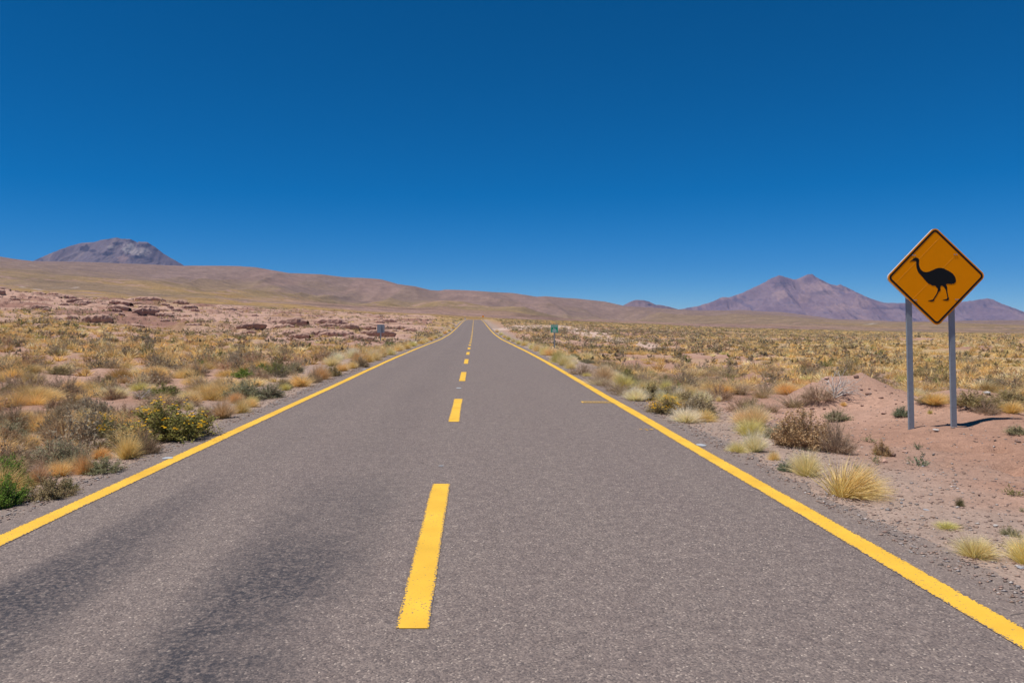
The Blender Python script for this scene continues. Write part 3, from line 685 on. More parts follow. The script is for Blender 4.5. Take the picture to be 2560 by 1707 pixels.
def ribbons(base, d, L, wd, droop, rng, seg=3, flat=True):
    """n tapered ribbons; base (n,3), d unit dir (n,3) -> V, F, t"""
    n = len(base); up = np.array([0, 0, 1.])
    side = np.cross(d, rng.normal(size=(n, 3))); side /= np.linalg.norm(side, axis=1)[:, None] + 1e-9
    out = d*np.array([1, 1, 0]); out /= np.linalg.norm(out, axis=1)[:, None] + 1e-6
    ts = np.linspace(0, 1, seg+1); Vs = []; T = []
    for t in ts:
        c = base + d*(L*t)[:, None] + (out*.6 - up*.8)*(droop*L*t*t)[:, None]
        ww = wd*(1-t*.92)
        Vs.append(c + side*ww[:, None]/2); Vs.append(c - side*ww[:, None]/2); T += [np.full(n, t)]*2
    V = np.stack(Vs, 1); T = np.stack(T, 1)       # n, 2(seg+1), 3
    k = 2*(seg+1); b = (np.arange(n)*k)[:, None]
    F_ = np.concatenate([np.stack([b[:, 0]+2*i, b[:, 0]+2*i+1, b[:, 0]+2*i+3, b[:, 0]+2*i+2], 1) for i in range(seg)])
    return V.reshape(-1, 3), F_, T.reshape(-1)

def rand_dirs(n, th0, th1, rng, power=.8):
    th = th0 + (th1-th0)*rng.random(n)**power; az = rng.random(n)*2*math.pi
    return np.stack([np.sin(th)*np.cos(az), np.sin(th)*np.sin(az), np.cos(th)], 1)

def tuft_arrays(n, seed, wd=.016, lean=(0, 0), spread=1.05, seg=3, dense=True, tuftiness=0.0):
    """bunchgrass of width about 1 and height about 1"""
    rng = np.random.default_rng(seed)
    d = rand_dirs(n, 0.02, spread, rng, .75)
    if tuftiness:                      # blades gather in a few plumes
        ctr = rand_dirs(5, .1, spread*.8, rng); w_ = tuftiness*rng.random(n); d = d*(1-w_[:, None]) + ctr[rng.integers(0, 5, n)]*w_[:, None]
        d /= np.linalg.norm(d, axis=1)[:, None]
    d = d + np.array([lean[0], lean[1], 0]); d /= np.linalg.norm(d, axis=1)[:, None]
    base = d*np.array([1, 1, 0])*.16 + rng.normal(size=(n, 3))*np.array([.06, .06, 0]); base[:, 2] = -.03
    L = (.74 + .32*rng.random(n)**1.2)*(.86 + .14*d[:, 2]) * (1 - .12*rng.random(n))
    wdv = wd*(.6 + .8*rng.random(n))
    V, F_, T = ribbons(base, d, L, wdv, .12 + .28*rng.random(n), rng, seg)
    k = 2*(seg+1); r = np.repeat(.78 + .44*rng.random(n), k); q = np.repeat(rng.random(n), k)
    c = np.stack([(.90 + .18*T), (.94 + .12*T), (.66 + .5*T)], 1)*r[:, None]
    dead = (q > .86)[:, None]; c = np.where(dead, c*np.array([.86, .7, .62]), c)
    return V, [F_], c

def quads(ctr, nrm, su, sv, rng):
    n = len(ctr); t = np.cross(nrm, rng.normal(size=(n, 3))); t /= np.linalg.norm(t, axis=1)[:, None] + 1e-9
    b = np.cross(nrm, t); b /= np.linalg.norm(b, axis=1)[:, None] + 1e-9
    V = np.stack([ctr - t*su[:, None], ctr + b*sv[:, None]*.6, ctr + t*su[:, None], ctr - b*sv[:, None]*.6], 1)
    F_ = np.arange(n*4).reshape(n, 4)
    return V.reshape(-1, 3), F_

def shrub_arrays(n_st, n_tw, n_leaf, seed, leaf=.03, long=1.8, spread=1.35, up=.25, open_=.25, lump=.35):
    """(stems V,F,C), (foliage V,F,C): a mound of twigs about 1 wide and 1 high (z scaled by caller)"""
    rng = np.random.default_rng(seed)
    d = rand_dirs(n_st, .05, spread, rng, .7)
    base = d*np.array([1, 1, 0])*.05; base[:, 2] = -.03
    bump = 1 - lump*rng.random(n_st)
    shape = 1/np.sqrt((d[:, 0]**2+d[:, 1]**2)/.25 + d[:, 2]**2/.98)
    L = shape*bump
    V1, F1, T1 = ribbons(base, d, L, np.full(n_st, .016), np.full(n_st, .05), rng, 3)
    # twigs leave the stems
    s = rng.integers(0, n_st, n_tw); t = .35 + .65*rng.random(n_tw)
    tb = base[s] + d[s]*(L[s]*t)[:, None]
    td = d[s] + rng.normal(size=(n_tw, 3))*.55 + np.array([0, 0, up]); td /= np.linalg.norm(td, axis=1)[:, None]
    tl = .10 + .16*rng.random(n_tw)
    V2, F2, T2 = ribbons(tb, td, tl, np.full(n_tw, .007), np.zeros(n_tw), rng, 1)
    SV = np.concatenate([V1, V2]); SF = [np.concatenate([F1, F2 + len(V1)])]
    SC = np.concatenate([np.repeat(.75 + .5*rng.random(n_st), 8), np.repeat(.75 + .5*rng.random(n_tw), 4)])[:, None]*np.ones(3)
    if n_leaf:
        k = rng.integers(0, n_tw, n_leaf); u = rng.random(n_leaf)
        c = tb[k] + td[k]*(tl[k]*u)[:, None] + rng.normal(size=(n_leaf, 3))*.018
        nr = rng.normal(size=(n_leaf, 3)) + td[k]*.3; nr /= np.linalg.norm(nr, axis=1)[:, None]
        sz = leaf*(.6 + .8*rng.random(n_leaf)); LV, LF = quads(c, nr, sz*long/1.8, sz*.8, rng)
        clump = np.repeat(.72 + .56*rng.random(n_tw), 1)[k]
        LC = np.repeat(clump*(.8 + .4*rng.random(n_leaf)), 4)[:, None]*np.ones(3)
        hue = np.repeat(rng.random(n_leaf), 4)[:, None]
        LC = LC*(np.array([1.0, 1.0, 1.0])*(1-hue*.35) + np.array([1.45, 1.05, .7])*hue*.35)
        tips = (tb, td, tl)
        return (SV, SF, SC), (LV, [LF], LC), tips
    return (SV, SF, SC), None, (tb, td, tl)

# shared meshes
_fv = [((1.0 if j % 2 else .62)*math.cos(j*math.pi/6), (1.0 if j % 2 else .62)*math.sin(j*math.pi/6), 0) for j in range(12)] + [(0, 0, .3)]
FLOWER = mesh_np('flower', np.array(_fv), [np.array([(j, (j+1) % 12, 12) for j in range(12)])], np.array([(.85, .50, .01)]*12 + [(.70, .30, .01)])); FLOWER.materials.append(petal_m)
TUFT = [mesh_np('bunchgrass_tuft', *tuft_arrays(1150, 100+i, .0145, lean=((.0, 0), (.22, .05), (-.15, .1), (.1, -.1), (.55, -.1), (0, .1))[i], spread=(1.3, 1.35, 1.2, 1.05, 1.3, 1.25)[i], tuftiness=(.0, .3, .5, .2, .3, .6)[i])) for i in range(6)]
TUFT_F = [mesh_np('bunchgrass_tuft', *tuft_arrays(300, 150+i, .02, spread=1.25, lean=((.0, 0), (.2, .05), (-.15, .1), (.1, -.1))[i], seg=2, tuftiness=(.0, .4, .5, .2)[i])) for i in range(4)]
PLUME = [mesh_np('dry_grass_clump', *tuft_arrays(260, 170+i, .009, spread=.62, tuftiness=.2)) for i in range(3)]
for me in TUFT + TUFT_F + PLUME: me.materials.append(blade_m)
def sh_pair(seed, **kw):
    st, fo, tips = shrub_arrays(seed=seed, **kw)
    a_ = mesh_np('stems', *st); a_.materials.append(wood_m)
    b_ = None
    if fo: b_ = mesh_np('foliage', *fo); b_.materials.append(leaf_m)
    return a_, b_, tips
SH = {'grey': [sh_pair(200+i, n_st=110, n_tw=1300, n_leaf=4200, leaf=.013, up=.5, lump=.4) for i in range(4)],
      'leafy': [sh_pair(220+i, n_st=80, n_tw=1600, n_leaf=9000, leaf=.018, up=.35, lump=.45) for i in range(4)],
      'cushion': [sh_pair(240+i, n_st=90, n_tw=1600, n_leaf=12500, leaf=.022, up=.6, lump=.3, long=1.3) for i in range(2)],
      'twiggy': [sh_pair(260+i, n_st=110, n_tw=2400, n_leaf=1800, leaf=.013, up=.3, lump=.35) for i in range(3)],
      'sparse': [sh_pair(280+i, n_st=16, n_tw=130, n_leaf=520, leaf=.035, up=.7, spread=1.0, lump=.5) for i in range(3)]}
def combo(pair):
    """stems and foliage in one mesh for plants too far away to show parts"""
    (a_, b_, _) = pair
    return a_, b_
def field_shrub(seed):
    st, fo, _ = shrub_arrays(40, 320, 1500, seed, leaf=.024, up=.4, lump=.35, spread=1.5)
    V = np.concatenate([st[0], fo[0]]); Fq = np.concatenate([st[1][0], fo[1][0] + len(st[0])]); C_ = np.concatenate([st[2]*np.array([1.0, .85, .8]), fo[2]])
    m_ = mesh_np('shrub', V, [Fq], C_); m_.materials.append(leaf_m); return m_
SHRUB_F = [field_shrub(300+i) for i in range(5)]

PAL = {'pale': (.93, .85, .60), 'straw': (.89, .74, .43), 'golden': (.87, .66, .32), 'orange': (.80, .54, .26), 'rust': (.64, .43, .24), 'red': (.76, .56, .36), 'green': (.76, .67, .29),
       'palegreen': (.88, .78, .42), 'tan': (.52, .39, .26), 'brown': (.42, .29, .19), 'sage': (.30, .31, .19), 'grey': (.36, .305, .215), 'olive': (.31, .265, .13), 'dark': (.15, .14, .085), 'darkgreen': (.235, .235, .06),
       'bright': (.15, .26, .035), 'leafgreen': (.20, .225, .07), 'rustbrown': (.46, .32, .18), 'bluegreen': (.17, .24, .14), 'greydark': (.24, .215, .15), 'white': (.56, .50, .45), 'dry': (.43, .32, .22)}
def jit(c, amt=.10):
    k_ = 1 + random.uniform(-amt, amt); return (c[0]*k_*(1+random.uniform(-.04, .04)), c[1]*k_, c[2]*k_*(1+random.uniform(-.1, .1)), 1)
USED = []
def sized(px, py, wpx, hpx):
    x, y, z = hit(px, py); s = y/F
    return x, y, z, wpx*s, hpx*s
def tuft(px, py, wpx, hpx, col, label, v=None, kind='T'):
    x, y, z, w_, h_ = sized(px, py, wpx, hpx)
    me = (PLUME if kind == 'G' else TUFT)[(v if v is not None else random.randrange(100)) % (3 if kind == 'G' else 6)]
    o = link('dry_grass_clump' if kind == 'G' else 'bunchgrass_tuft', me); o.location = (x, y, z-.01); o.scale = (w_*.74, w_*.74, h_*1.5)
    if kind == 'G': o.scale = (w_*1.1, w_*1.1, h_)
    if v is None or v not in (1, 4): o.rotation_euler[2] = random.uniform(0, 6.28)
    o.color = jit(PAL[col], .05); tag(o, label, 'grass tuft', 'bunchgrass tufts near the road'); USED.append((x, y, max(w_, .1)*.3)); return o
def shrub(px, py, wpx, hpx, kind, col, label, wood='brown', flowers=0, name='desert_shrub'):
    x, y, z, w_, h_ = sized(px, py, wpx, hpx)
    a_, b_, tips = SH[kind][random.randrange(len(SH[kind]))]
    o = empty(name, (x, y, z-.01)); o.scale = (w_*1.2, w_*1.2, h_*1.3); o.rotation_euler[2] = random.uniform(0, 6.28)
    s_ = link('stems', a_, None, o); s_.color = jit(PAL[wood])
    f_ = link('foliage', b_, None, o); f_.color = jit(PAL[col], .06)
    if flowers:
        rng = np.random.default_rng(int(px)); tb, td, tl = tips
        tip = tb + td*tl[:, None]; rr = np.hypot(tip[:, 0]/.5, tip[:, 1]/.5)**2 + tip[:, 2]**2
        ok = np.where((rr > .7) & (rr < 1.25) & (tip[:, 2] > .3) & ((flowers < 50) | (tip[:, 1] < .08)))[0]
        if flowers > 50: o.rotation_euler[2] = 0; ok = rng.permutation(ok)[:flowers]
        c = tip[ok]; c[:, 2] += .035; c[:, :2] *= 1.04
        nr = c*np.array([.6, .6, 1]) + rng.normal(size=c.shape)*.25; nr /= np.linalg.norm(nr, axis=1)[:, None]
        asp = (w_*1.2)/(h_*1.12)
        for i in range(len(c)):
            f_o = link('flower', FLOWER, None, o); f_o.location = c[i]; r_ = .021*(.75 + .5*rng.random())
            f_o.rotation_euler = Vector(nr[i]).to_track_quat('Z', 'Y').to_euler(); f_o.scale = (r_, r_, r_*asp)
    tag(o, label, 'shrub', 'shrubs near the road'); USED.append((x, y, w_*.36)); return o

def branches(px, py, wpx, hpx, label, col='white', seed=1, n=7, lean=.3, thick=.03):
    """leafless bleached branches, built as tapering tubes"""
    x, y, z, w_, h_ = sized(px, py, wpx, hpx); rng = np.random.default_rng(seed); bm = bmesh.new()
    def tube(p, q, r0, r1):
        d = (q-p).normalized(); s_ = d.orthogonal().normalized(); t_ = d.cross(s_)
        A = [bm.verts.new(p + (s_*math.cos(k_*1.2566) + t_*math.sin(k_*1.2566))*r0) for k_ in range(5)]
        B = [bm.verts.new(q + (s_*math.cos(k_*1.2566) + t_*math.sin(k_*1.2566))*r1) for k_ in range(5)]
        for k_ in range(5): bm.faces.new((A[k_], A[(k_+1) % 5], B[(k_+1) % 5], B[k_]))
    def grow(p, d, L, r, lev):
        for i in range(3):
            q = p + d*L/3; tube(p, q, r, r*.85); p = q; r *= .85
            d = (d + Vector(rng.normal(size=3))*.16 + Vector((0, 0, .05))).normalized()
            if lev and rng.random() < .85: grow(p, (d + Vector(rng.normal(size=3))*.65).normalized(), L*.6, r*.75, lev-1)
        tube(p, p + d*L*.25, r, r*.3)
    for i in range(n):
        an = rng.random()*6.28; th = .3 + rng.random()*.9
        grow(Vector((0, 0, 0)), Vector((math.sin(th)*math.cos(an)*w_/h_*.6 + lean, math.sin(th)*math.sin(an)*.7, math.cos(th))).normalized(), h_*.75, thick*h_, 3)
    me = bm_mesh('dead_branch', bm); at = me.color_attributes.new('col', 'FLOAT_COLOR', 'POINT')
    c = np.ones((len(me.vertices), 4), np.float32); c[:, :3] *= np.repeat(.8 + .3*rng.random((len(me.vertices)+4)//5), 5)[:len(me.vertices), None]; at.data.foreach_set('color', c.ravel())
    o = link('dead_branches', me, wood_m); o.location = (x, y, z); o.color = (*PAL[col], 1)
    tag(o, label, 'dead bush'); USED.append((x, y - .9, max(w_*.6, 1.1))); USED.append((x, y, w_*.6)); return o

# ---- left verge, near the camera
for a_ in (
 (99,1079,70,50,'golden','large golden tuft left of the brown shrub, behind the left verge'), (318,1146,68,66,'golden','tall golden tuft at the asphalt edge below the yellow flowering shrub'),
 (212,1184,46,60,'orange','upright orange brown tuft left of the tall golden edge tuft, nearest the road'), (178,1176,42,46,'straw','straw tuft pressed against the left side of the orange brown tuft'),
 (242,1146,56,36,'orange','low orange tuft between the sage shrub and the tall golden edge tuft'), (92,1209,60,54,'rust','rusty brown tuft beside the bright green corner shrubs'),
 (76,1117,56,36,'golden','wide golden tuft in front of the brown grey shrub'), (134,1130,50,46,'orange','orange tuft in front of the reddish brown shrub'),
 (25,1135,84,38,'golden','broad golden tuft at the left border of the photo'), (3,1082,52,38,'straw','straw tuft cut by the left border of the photo'),
 (556,1046,56,52,'red','plump reddish straw tuft on the verge right of the yellow flowering shrub'), (602,1033,44,44,'golden','golden tuft right behind the plump reddish straw tuft'),
 (472,1000,54,29,'straw','pale straw tuft behind the yellow flowering shrub, beside the green bush'), (471,1025,26,26,'straw','small straw tuft touching the top right of the yellow flowering shrub'),
 (390,1104,26,26,'green','small greenish tuft under the left foot of the yellow flowering shrub'), (140,1042,34,24,'golden','small golden tuft above the reddish brown shrub'),
 (223,1039,28,26,'golden','small golden tuft left of the pale fallen branch'), (362,1029,32,16,'pale','low pale tuft behind the yellow flowering shrub'),
 (310,1036,24,17,'pale','tiny pale tuft between the fallen branch and the yellow flowering shrub'), (354,962,38,32,'straw','spiky straw tuft up the bank left of the bright green bush'),
 (216,934,20,18,'golden','small lone golden tuft left of the spiky straw tuft'), (381,976,28,17,'straw','small straw tuft at the left end of the bright green bush'),
 (58,1003,36,16,'brown','flattened brown tuft on bare soil at far left'), (310,958,36,20,'rust','wind bent brown tuft left of the spiky straw tuft'),
 (632,1006,28,21,'green','small green yellow tuft at the foot of the sage shrub'), (504,1030,20,18,'green','small greenish tuft right of the yellow flowering shrub'),
 (205,1037,26,18,'golden','tiny golden tuft in the row left of the fallen branch'), (183,1038,22,15,'straw','tiny straw tuft at the left of the row left of the fallen branch')):
    tuft(*a_[:4], a_[4], a_[5])
for a_ in (
 (16,1209,84,62,'cushion','bright','bright green cushion shrub at the left border, upper of the pair'), (14,1264,88,70,'cushion','bright','bright green cushion shrub at the left border, lower of the pair at the asphalt'),
 (174,1238,38,38,'cushion','leafgreen','small dark green shrub standing on the asphalt edge right of the dry scrub'), (66,1222,34,32,'cushion','bright','small bright green shrub between the corner pair and the rusty tuft'),
 (122,1247,100,62,'leafy','olive','scraggly olive scrub between the green corner shrubs and the asphalt'), (40,1157,84,40,'leafy','grey','dark olive scrub behind the bright green corner pair'),
 (152,1157,98,48,'leafy','grey','dull olive scrub under the reddish brown shrub'), (263,1182,74,40,'leafy','sage','grey green scrub at the asphalt edge right of the orange brown tuft'),
 (163,1100,108,64,'twiggy','rustbrown','reddish brown twiggy shrub behind the left tufts'), (33,1076,72,66,'twiggy','brown','brown grey twiggy shrub left of the large golden tuft'),
 (272,1088,86,46,'leafy','leafgreen','green shrub with a few yellow flowers left of the big flowering shrub'),
 (362,1135,66,68,'twiggy','dark','dark twiggy shrub right of the tall golden edge tuft'), (286,1108,42,36,'grey','sage','small sage shrub behind the tall golden edge tuft'),
 (406,991,80,28,'cushion','leafgreen','green bush behind the pale fallen branch'), (408,1021,112,36,'grey','grey','wide grey brown shrub behind the yellow flowering shrub'),
 (273,1042,56,25,'grey','brown','low brown grey shrub right of the pale fallen branch'), (613,998,86,48,'leafy','sage','round sage green shrub on the left verge'),
 (671,995,66,36,'leafy','sage','dull green shrub adjoining the round sage green shrub'), (82,983,86,50,'grey','grey','large grey green shrub at far left on bare soil'),
 (35,983,76,46,'grey','grey','grey green shrub left of the large one, at the photo border'), (158,986,70,54,'grey','grey','upright grey shrub right of the large grey green shrub'),
 (147,936,56,22,'leafy','olive','olive green shrub above the upright grey shrub'), (240,968,50,33,'grey','grey','round grey shrub in the middle of the left field'),
 (289,980,40,28,'twiggy','grey','small grey twiggy shrub left of the green bush'), (177,1018,44,33,'twiggy','dark','dark leafless looking shrub on bare soil at left'),
 (136,1021,40,27,'twiggy','greydark','thin grey twiggy shrub left of the dark one'), (395,961,62,35,'grey','greydark','grey shrub above the bright green bush'),
 (493,938,60,29,'grey','greydark','dark grey shrub in the left field above the straw tuft'), (509,971,84,28,'grey','grey','grey brown shrub behind the pale straw tuft'),
 (607,944,48,19,'cushion','bright','low bright green cushion in the left field'), (272,955,30,19,'leafy','olive','small olive shrub left of the spiky straw tuft'),
 (690,935,54,24,'cushion','leafgreen','green cushion shrub in the left field, right of the two low ones'), (657,926,36,16,'cushion','bright','small bright green cushion left of the green cushion shrub'),
 (650,952,54,30,'twiggy','rustbrown','reddish brown shrub in front of the green cushions'), (736,932,40,25,'leafy','sage','dull sage shrub left of the paired verge tufts'),
 (709,971,40,24,'leafy','olive','olive shrub behind a small green tuft on the left verge'), (785,957,36,34,'twiggy','olive','olive shrub between two golden tufts of the left verge'),
 (829,941,44,30,'leafy','olive','dark olive shrub at the asphalt edge in the left verge row'), (899,919,40,26,'leafy','grey','grey olive shrub among the tufts of the left verge row'),
 (973,868,28,12,'cushion','bright','bright green cushion at the foot of the grey sign back')):
    shrub(*a_[:4], a_[4], a_[5], a_[6], flowers=9 if 'few yellow' in a_[6] else 0)
shrub(428, 1096, 168, 80, 'cushion', 'darkgreen', 'big dark green shrub covered in yellow flowers on the left verge', flowers=98, name='flowering_shrub')
branches(349, 1001, 48, 36, 'white dead branches left of the green bush on the left', seed=3, n=3)
branches(256, 1016, 50, 22, 'pale fallen branch lying on the soil in the left field', seed=5, n=3, lean=.8)

ORD = ['nearest', 'second', 'third', 'fourth', 'fifth', 'sixth', 'seventh', 'eighth', 'ninth', 'tenth', 'eleventh', 'twelfth', 'thirteenth', 'fourteenth', 'fifteenth', 'sixteenth', 'seventeenth', 'eighteenth', 'nineteenth', 'twentieth', 'twenty first', 'twenty second', 'twenty third', 'twenty fourth', 'twenty fifth', 'twenty sixth', 'twenty seventh', 'twenty eighth', 'twenty ninth', 'thirtieth']
ADJ = {'straw': 'straw', 'green': 'greenish', 'golden': 'golden', 'orange': 'orange brown', 'pale': 'pale', 'palegreen': 'pale green', 'red': 'reddish'}
# the plants that fill the gaps of the verges
_pos = []
while len(_pos) < 30:
    px_, py_ = random.uniform(-5, 660), random.uniform(985, 1262); x_, y_, _z = hit(px_, py_)
    if XC-9.5 < x_ < XC-3.95 and y_ < 17: _pos.append((px_, py_))
for i, (px_, py_) in enumerate(sorted(_pos)):
    k_ = (py_-801)/330; kd = random.choice(('leafy', 'grey', 'twiggy', 'leafy', 'twiggy')); cl = random.choice(('olive', 'grey', 'sage', 'rustbrown', 'brown', 'greydark'))
    shrub(px_, py_, random.uniform(70, 120)*k_, random.uniform(40, 62)*k_, kd, cl, f'{dict(rustbrown="reddish brown", greydark="dark grey").get(cl, cl)} filler shrub between the left verge tufts, {ORD[i].replace("nearest", "first")} from left')
_pos = []
while len(_pos) < 20:
    px_, py_ = random.uniform(-5, 660), random.uniform(990, 1255); x_, y_, _z = hit(px_, py_)
    if XC-8 < x_ < XC-3.85 and y_ < 16: _pos.append((px_, py_))
for i, (px_, py_) in enumerate(sorted(_pos)):
    k_ = (py_-801)/330; cl = random.choice(('golden', 'golden', 'straw', 'orange', 'red'))
    tuft(px_, py_, random.uniform(45, 75)*k_, random.uniform(34, 56)*k_, cl, f'{ADJ[cl]} tuft wedged between the left verge shrubs, {ORD[i].replace("nearest", "first")} from left')
_pos = []
while len(_pos) < 24:
    px_, py_ = random.uniform(1275, 1760), random.uniform(852, 1060); x_, y_, _z = hit(px_, py_)
    if XC+3.95 < x_ < XC+5.1: _pos.append((px_, py_))
for i, (px_, py_) in enumerate(sorted(_pos)):
    k_ = (py_-801)/250; cl = random.choice(('straw', 'golden', 'pale', 'green', 'golden'))
    tuft(px_, py_, random.uniform(40, 64)*k_, random.uniform(32, 46)*k_, cl, f'{ADJ[cl]} tuft crowding the right road edge, {ORD[i].replace("nearest", "first")} from left')
_pos = []
while len(_pos) < 16:
    px_, py_ = random.uniform(1290, 1720), random.uniform(858, 1030); x_, y_, _z = hit(px_, py_)
    if XC+4.2 < x_ < XC+6.2: _pos.append((px_, py_))
for i, (px_, py_) in enumerate(sorted(_pos)):
    k_ = (py_-801)/330; cl = random.choice(('olive', 'leafgreen', 'grey', 'sage'))
    shrub(px_, py_, random.uniform(70, 120)*k_, random.uniform(40, 60)*k_, random.choice(('leafy', 'grey')), cl, f'{dict(leafgreen="green").get(cl, cl)} shrub behind the right road edge grass row, {ORD[i].replace("nearest", "first")} from left')
row = ((638,964,56,18,'straw'),(714,976,24,17,'green'),(754,965,52,31,'golden'),(801,949,36,36,'orange'),(829,915,34,22,'straw'),(856,928,32,19,'golden'),(879,922,24,18,'golden'),(842,903,30,20,'pale'),(897,908,28,30,'orange'),(880,896,30,24,'pale'),(918,906,26,26,'golden'),
       (936,902,32,29,'straw'),(954,894,24,23,'golden'),(976,888,24,19,'straw'),(995,878,24,18,'straw'),(1014,873,22,14,'golden'),(1032,866,20,12,'green'),(1053,860,18,12,'golden'),(1064,856,16,11,'straw'),(1075,852,15,10,'golden'),(1087,847,14,9,'straw'),(1100,842,13,9,'straw'),(1112,835,11,8,'golden'),(1123,829,10,7,'straw'),(1133,822,9,6,'straw'))
for i, r in enumerate(row): tuft(r[0], r[1], r[2]*1.25, r[3]*1.2, r[4], f'{ADJ[r[4]]} tuft, {ORD[i]} of the row beyond the sage shrub along the left road edge')
row = ((1860,1060,50,34,'straw'),(1588,1003,50,31,'pale'),(1563,975,40,36,'green'),(1533,949,28,22,'pale'),(1507,952,46,36,'red'),(1465,942,20,11,'green'),(1468,900,28,20,'palegreen'),(1424,924,24,20,'palegreen'),(1411,916,30,27,'palegreen'),(1397,908,32,32,'green'),(1381,889,32,18,'golden'),(1362,888,26,25,'palegreen'),(1344,878,20,20,'straw'),(1328,873,18,17,'palegreen'),(1310,864.5,14,13,'straw'),(1296,861,13,11,'palegreen'),(1284,855,12,10,'straw'),(1272,850,11,9,'green'),(1262,845,10,9,'straw'),(1252,838,10,8,'palegreen'),(1243,831,9,7,'straw'))
for i, r in enumerate(row): tuft(r[0], r[1], r[2]*1.25, r[3]*1.2, r[4], f'{ADJ[r[4]]} tuft, {ORD[i]} of the row of grass along the right road edge')

# ---- right verge and the soil by the big sign
for a_ in (
 (1713,1055,80,38,'pale','wide pale tuft splayed flat in front of the olive flowering shrub',None), (1874,1090,76,48,'green','greenish straw tuft left of the small green bush on the right verge',None),
 (1889,1064,72,58,'straw','brown topped straw tuft leaning on the greenish straw tuft',None), (1885,1128,62,56,'pale','pale feathery tuft below the greenish straw tuft',None),
 (1844,1133,48,36,'palegreen','small pale green tuft at the asphalt edge below the feathery one',None), (1797,1004,15,20,'pale','tiny pale tuft in front of the brown shrub',None),
 (1935,1150,28,29,'straw','small lone straw tuft on gravel right of the feathery tuft',None), (2016,1190,76,68,'palegreen','pale green tuft beside the largest leaning straw tuft',2),
 (2106,1238,160,96,'golden','largest straw tuft leaning right at the right gravel verge',4), (2327,1036,12,13,'green','tiny tuft on soil between the two sign posts',None),
 (2108,1017,15,13,'golden','tiny golden tuft on the flank of the soil mound',None), (2337,1010,70,34,'golden','golden tuft seen between the sign posts beyond the bank',None), (2527,1032,56,34,'golden','golden tuft right of the sign beyond the bank',None),
 (2494,1024,40,28,'straw','straw tuft right of the sign beside the olive bush',None),
 (2435,1391,94,58,'palegreen','pale green tuft in the right foreground gravel',2), (2566,1409,88,78,'palegreen','pale green tuft cut by the right border of the photo',2),
 (2368,1321,56,20,'green','flattened green tuft above the foreground gravel tufts',1), (2397,1264,20,28,'olive','small upright dark green tuft on gravel at right',None)):
    tuft(*a_[:4], a_[4], a_[5], a_[6])
for a_ in (
 (1454,938,56,27,'grey','grey','low grey olive shrub in the right verge row'), (1626,996,98,40,'leafy','olive','dense grey olive shrub behind the pale splayed tufts of the right verge'),
 (1663,1034,78,40,'leafy','olive','olive shrub with a few orange flowers on the right verge'), (1743,1042,90,56,'leafy','grey','rounded olive grey shrub behind the wide pale tuft'),
 (1797,1001,62,40,'twiggy','rustbrown','small brown shrub behind the rounded olive grey shrub'), (1860,1034,72,44,'twiggy','rustbrown','reddish brown shrub behind the brown topped straw tuft'),
 (1880,1040,60,42,'leafy','olive','olive shrub next to the reddish brown shrub behind the straw tufts'), (1942,1096,54,36,'leafy','sage','round sage green bush left of the big rust brown bush'),
 (2010,1118,120,84,'cushion','rustbrown','big rust brown bush left of the rhea sign'), (2090,1131,78,82,'twiggy','dry','beige leafless bush touching the right side of the rust brown bush'),
 (2092,1051,52,30,'leafy','sage','yellowish green bush behind the rust brown bush'), (2014,1043,20,16,'sparse','sage','tiny sage plant above the rust brown bush'),
 (1969,1177,38,27,'leafy','bluegreen','small blue green bush left of the pale green tuft'), (2172,1105,32,18,'sparse','sage','tiny sparse plant left of the sign, right of the beige bush'),
 (2205,1138,38,38,'leafy','rustbrown','small brown bush leaning on a stone below the sign'), (2192,1158,22,28,'sparse','sage','thin plant with one yellow flower below the small brown bush'),
 (2296,1164,48,31,'sparse','bluegreen','small green bush on bare soil below the sign posts'), (2143,1177,17,25,'sparse','bluegreen','tiny blue green seedling below the thin flowering plant'),
 (2297,1124,20,21,'sparse','bluegreen','tiny seedling between the sign posts and the small green bush'), (2256,1041,36,25,'leafy','bluegreen','small green bush left of the left sign post'),
 (2546,1083,48,21,'leafy','sage','low grey green shrub at the right border level with the post feet'), (2533,1239,40,26,'sparse','leafgreen','thin green weed near the right border on gravel'),
 (2527,1338,38,24,'leafy','sage','small grey green shrub beside the foreground tuft at the right border'), (2557,1280,16,17,'sparse','sage','tiny plant at the right border above the foreground tufts'),
 (2315,1007,42,18,'leafy','greydark','grey green bush between the sign posts beyond the bank'), (2440,1017,96,40,'leafy','olive','wide olive shrub right of the right sign post'),
 (2465,1033,52,34,'twiggy','greydark','grey dark shrub on the bank right of the sign'), (2505,973,100,26,'grey','dark','dark grey green thicket at the right beyond the bank'), (2520,1004,94,28,'leafy','olive','olive thicket below the dark grey green one at the right'),
 (2046,1000,76,40,'twiggy','dry','dry grey olive bush on the left flank of the soil mound'), (1697,987,30,30,'sparse','bright','bright green plant above the olive shrub with orange flowers')):
    o = shrub(*a_[:4], a_[4], a_[5], a_[6], flowers=(12 if 'few orange' in a_[6] else 1 if 'one yellow' in a_[6] else 0))
for a_ in ((1988,1018,120,56,'dry','wispy tan grass leaning over the left foot of the soil mound'), (1520,930,70,34,'dry','wispy brown grass behind the right verge tufts, nearest the kilometre sign'), (1600,958,80,40,'dry','wispy brown grass above the dense grey olive shrub'), (1660,955,80,38,'tan','wispy tan grass above the olive shrub with orange flowers'),
           (1720,965,90,44,'dry','wispy brown grass in the middle of the right verge thicket'), (1790,965,90,44,'tan','wispy tan grass behind the small brown shrub'), (1850,985,80,46,'dry','wispy brown grass behind the reddish brown shrub'), (1905,995,80,46,'tan','wispy tan grass left of the soil mound'), (1560,925,60,30,'tan','wispy tan grass right of the kilometre sign'), (1930,1030,60,40,'dry','thin brown grass in front of the soil mound')):
    tuft(*a_[:4], a_[4], a_[5], kind='G')
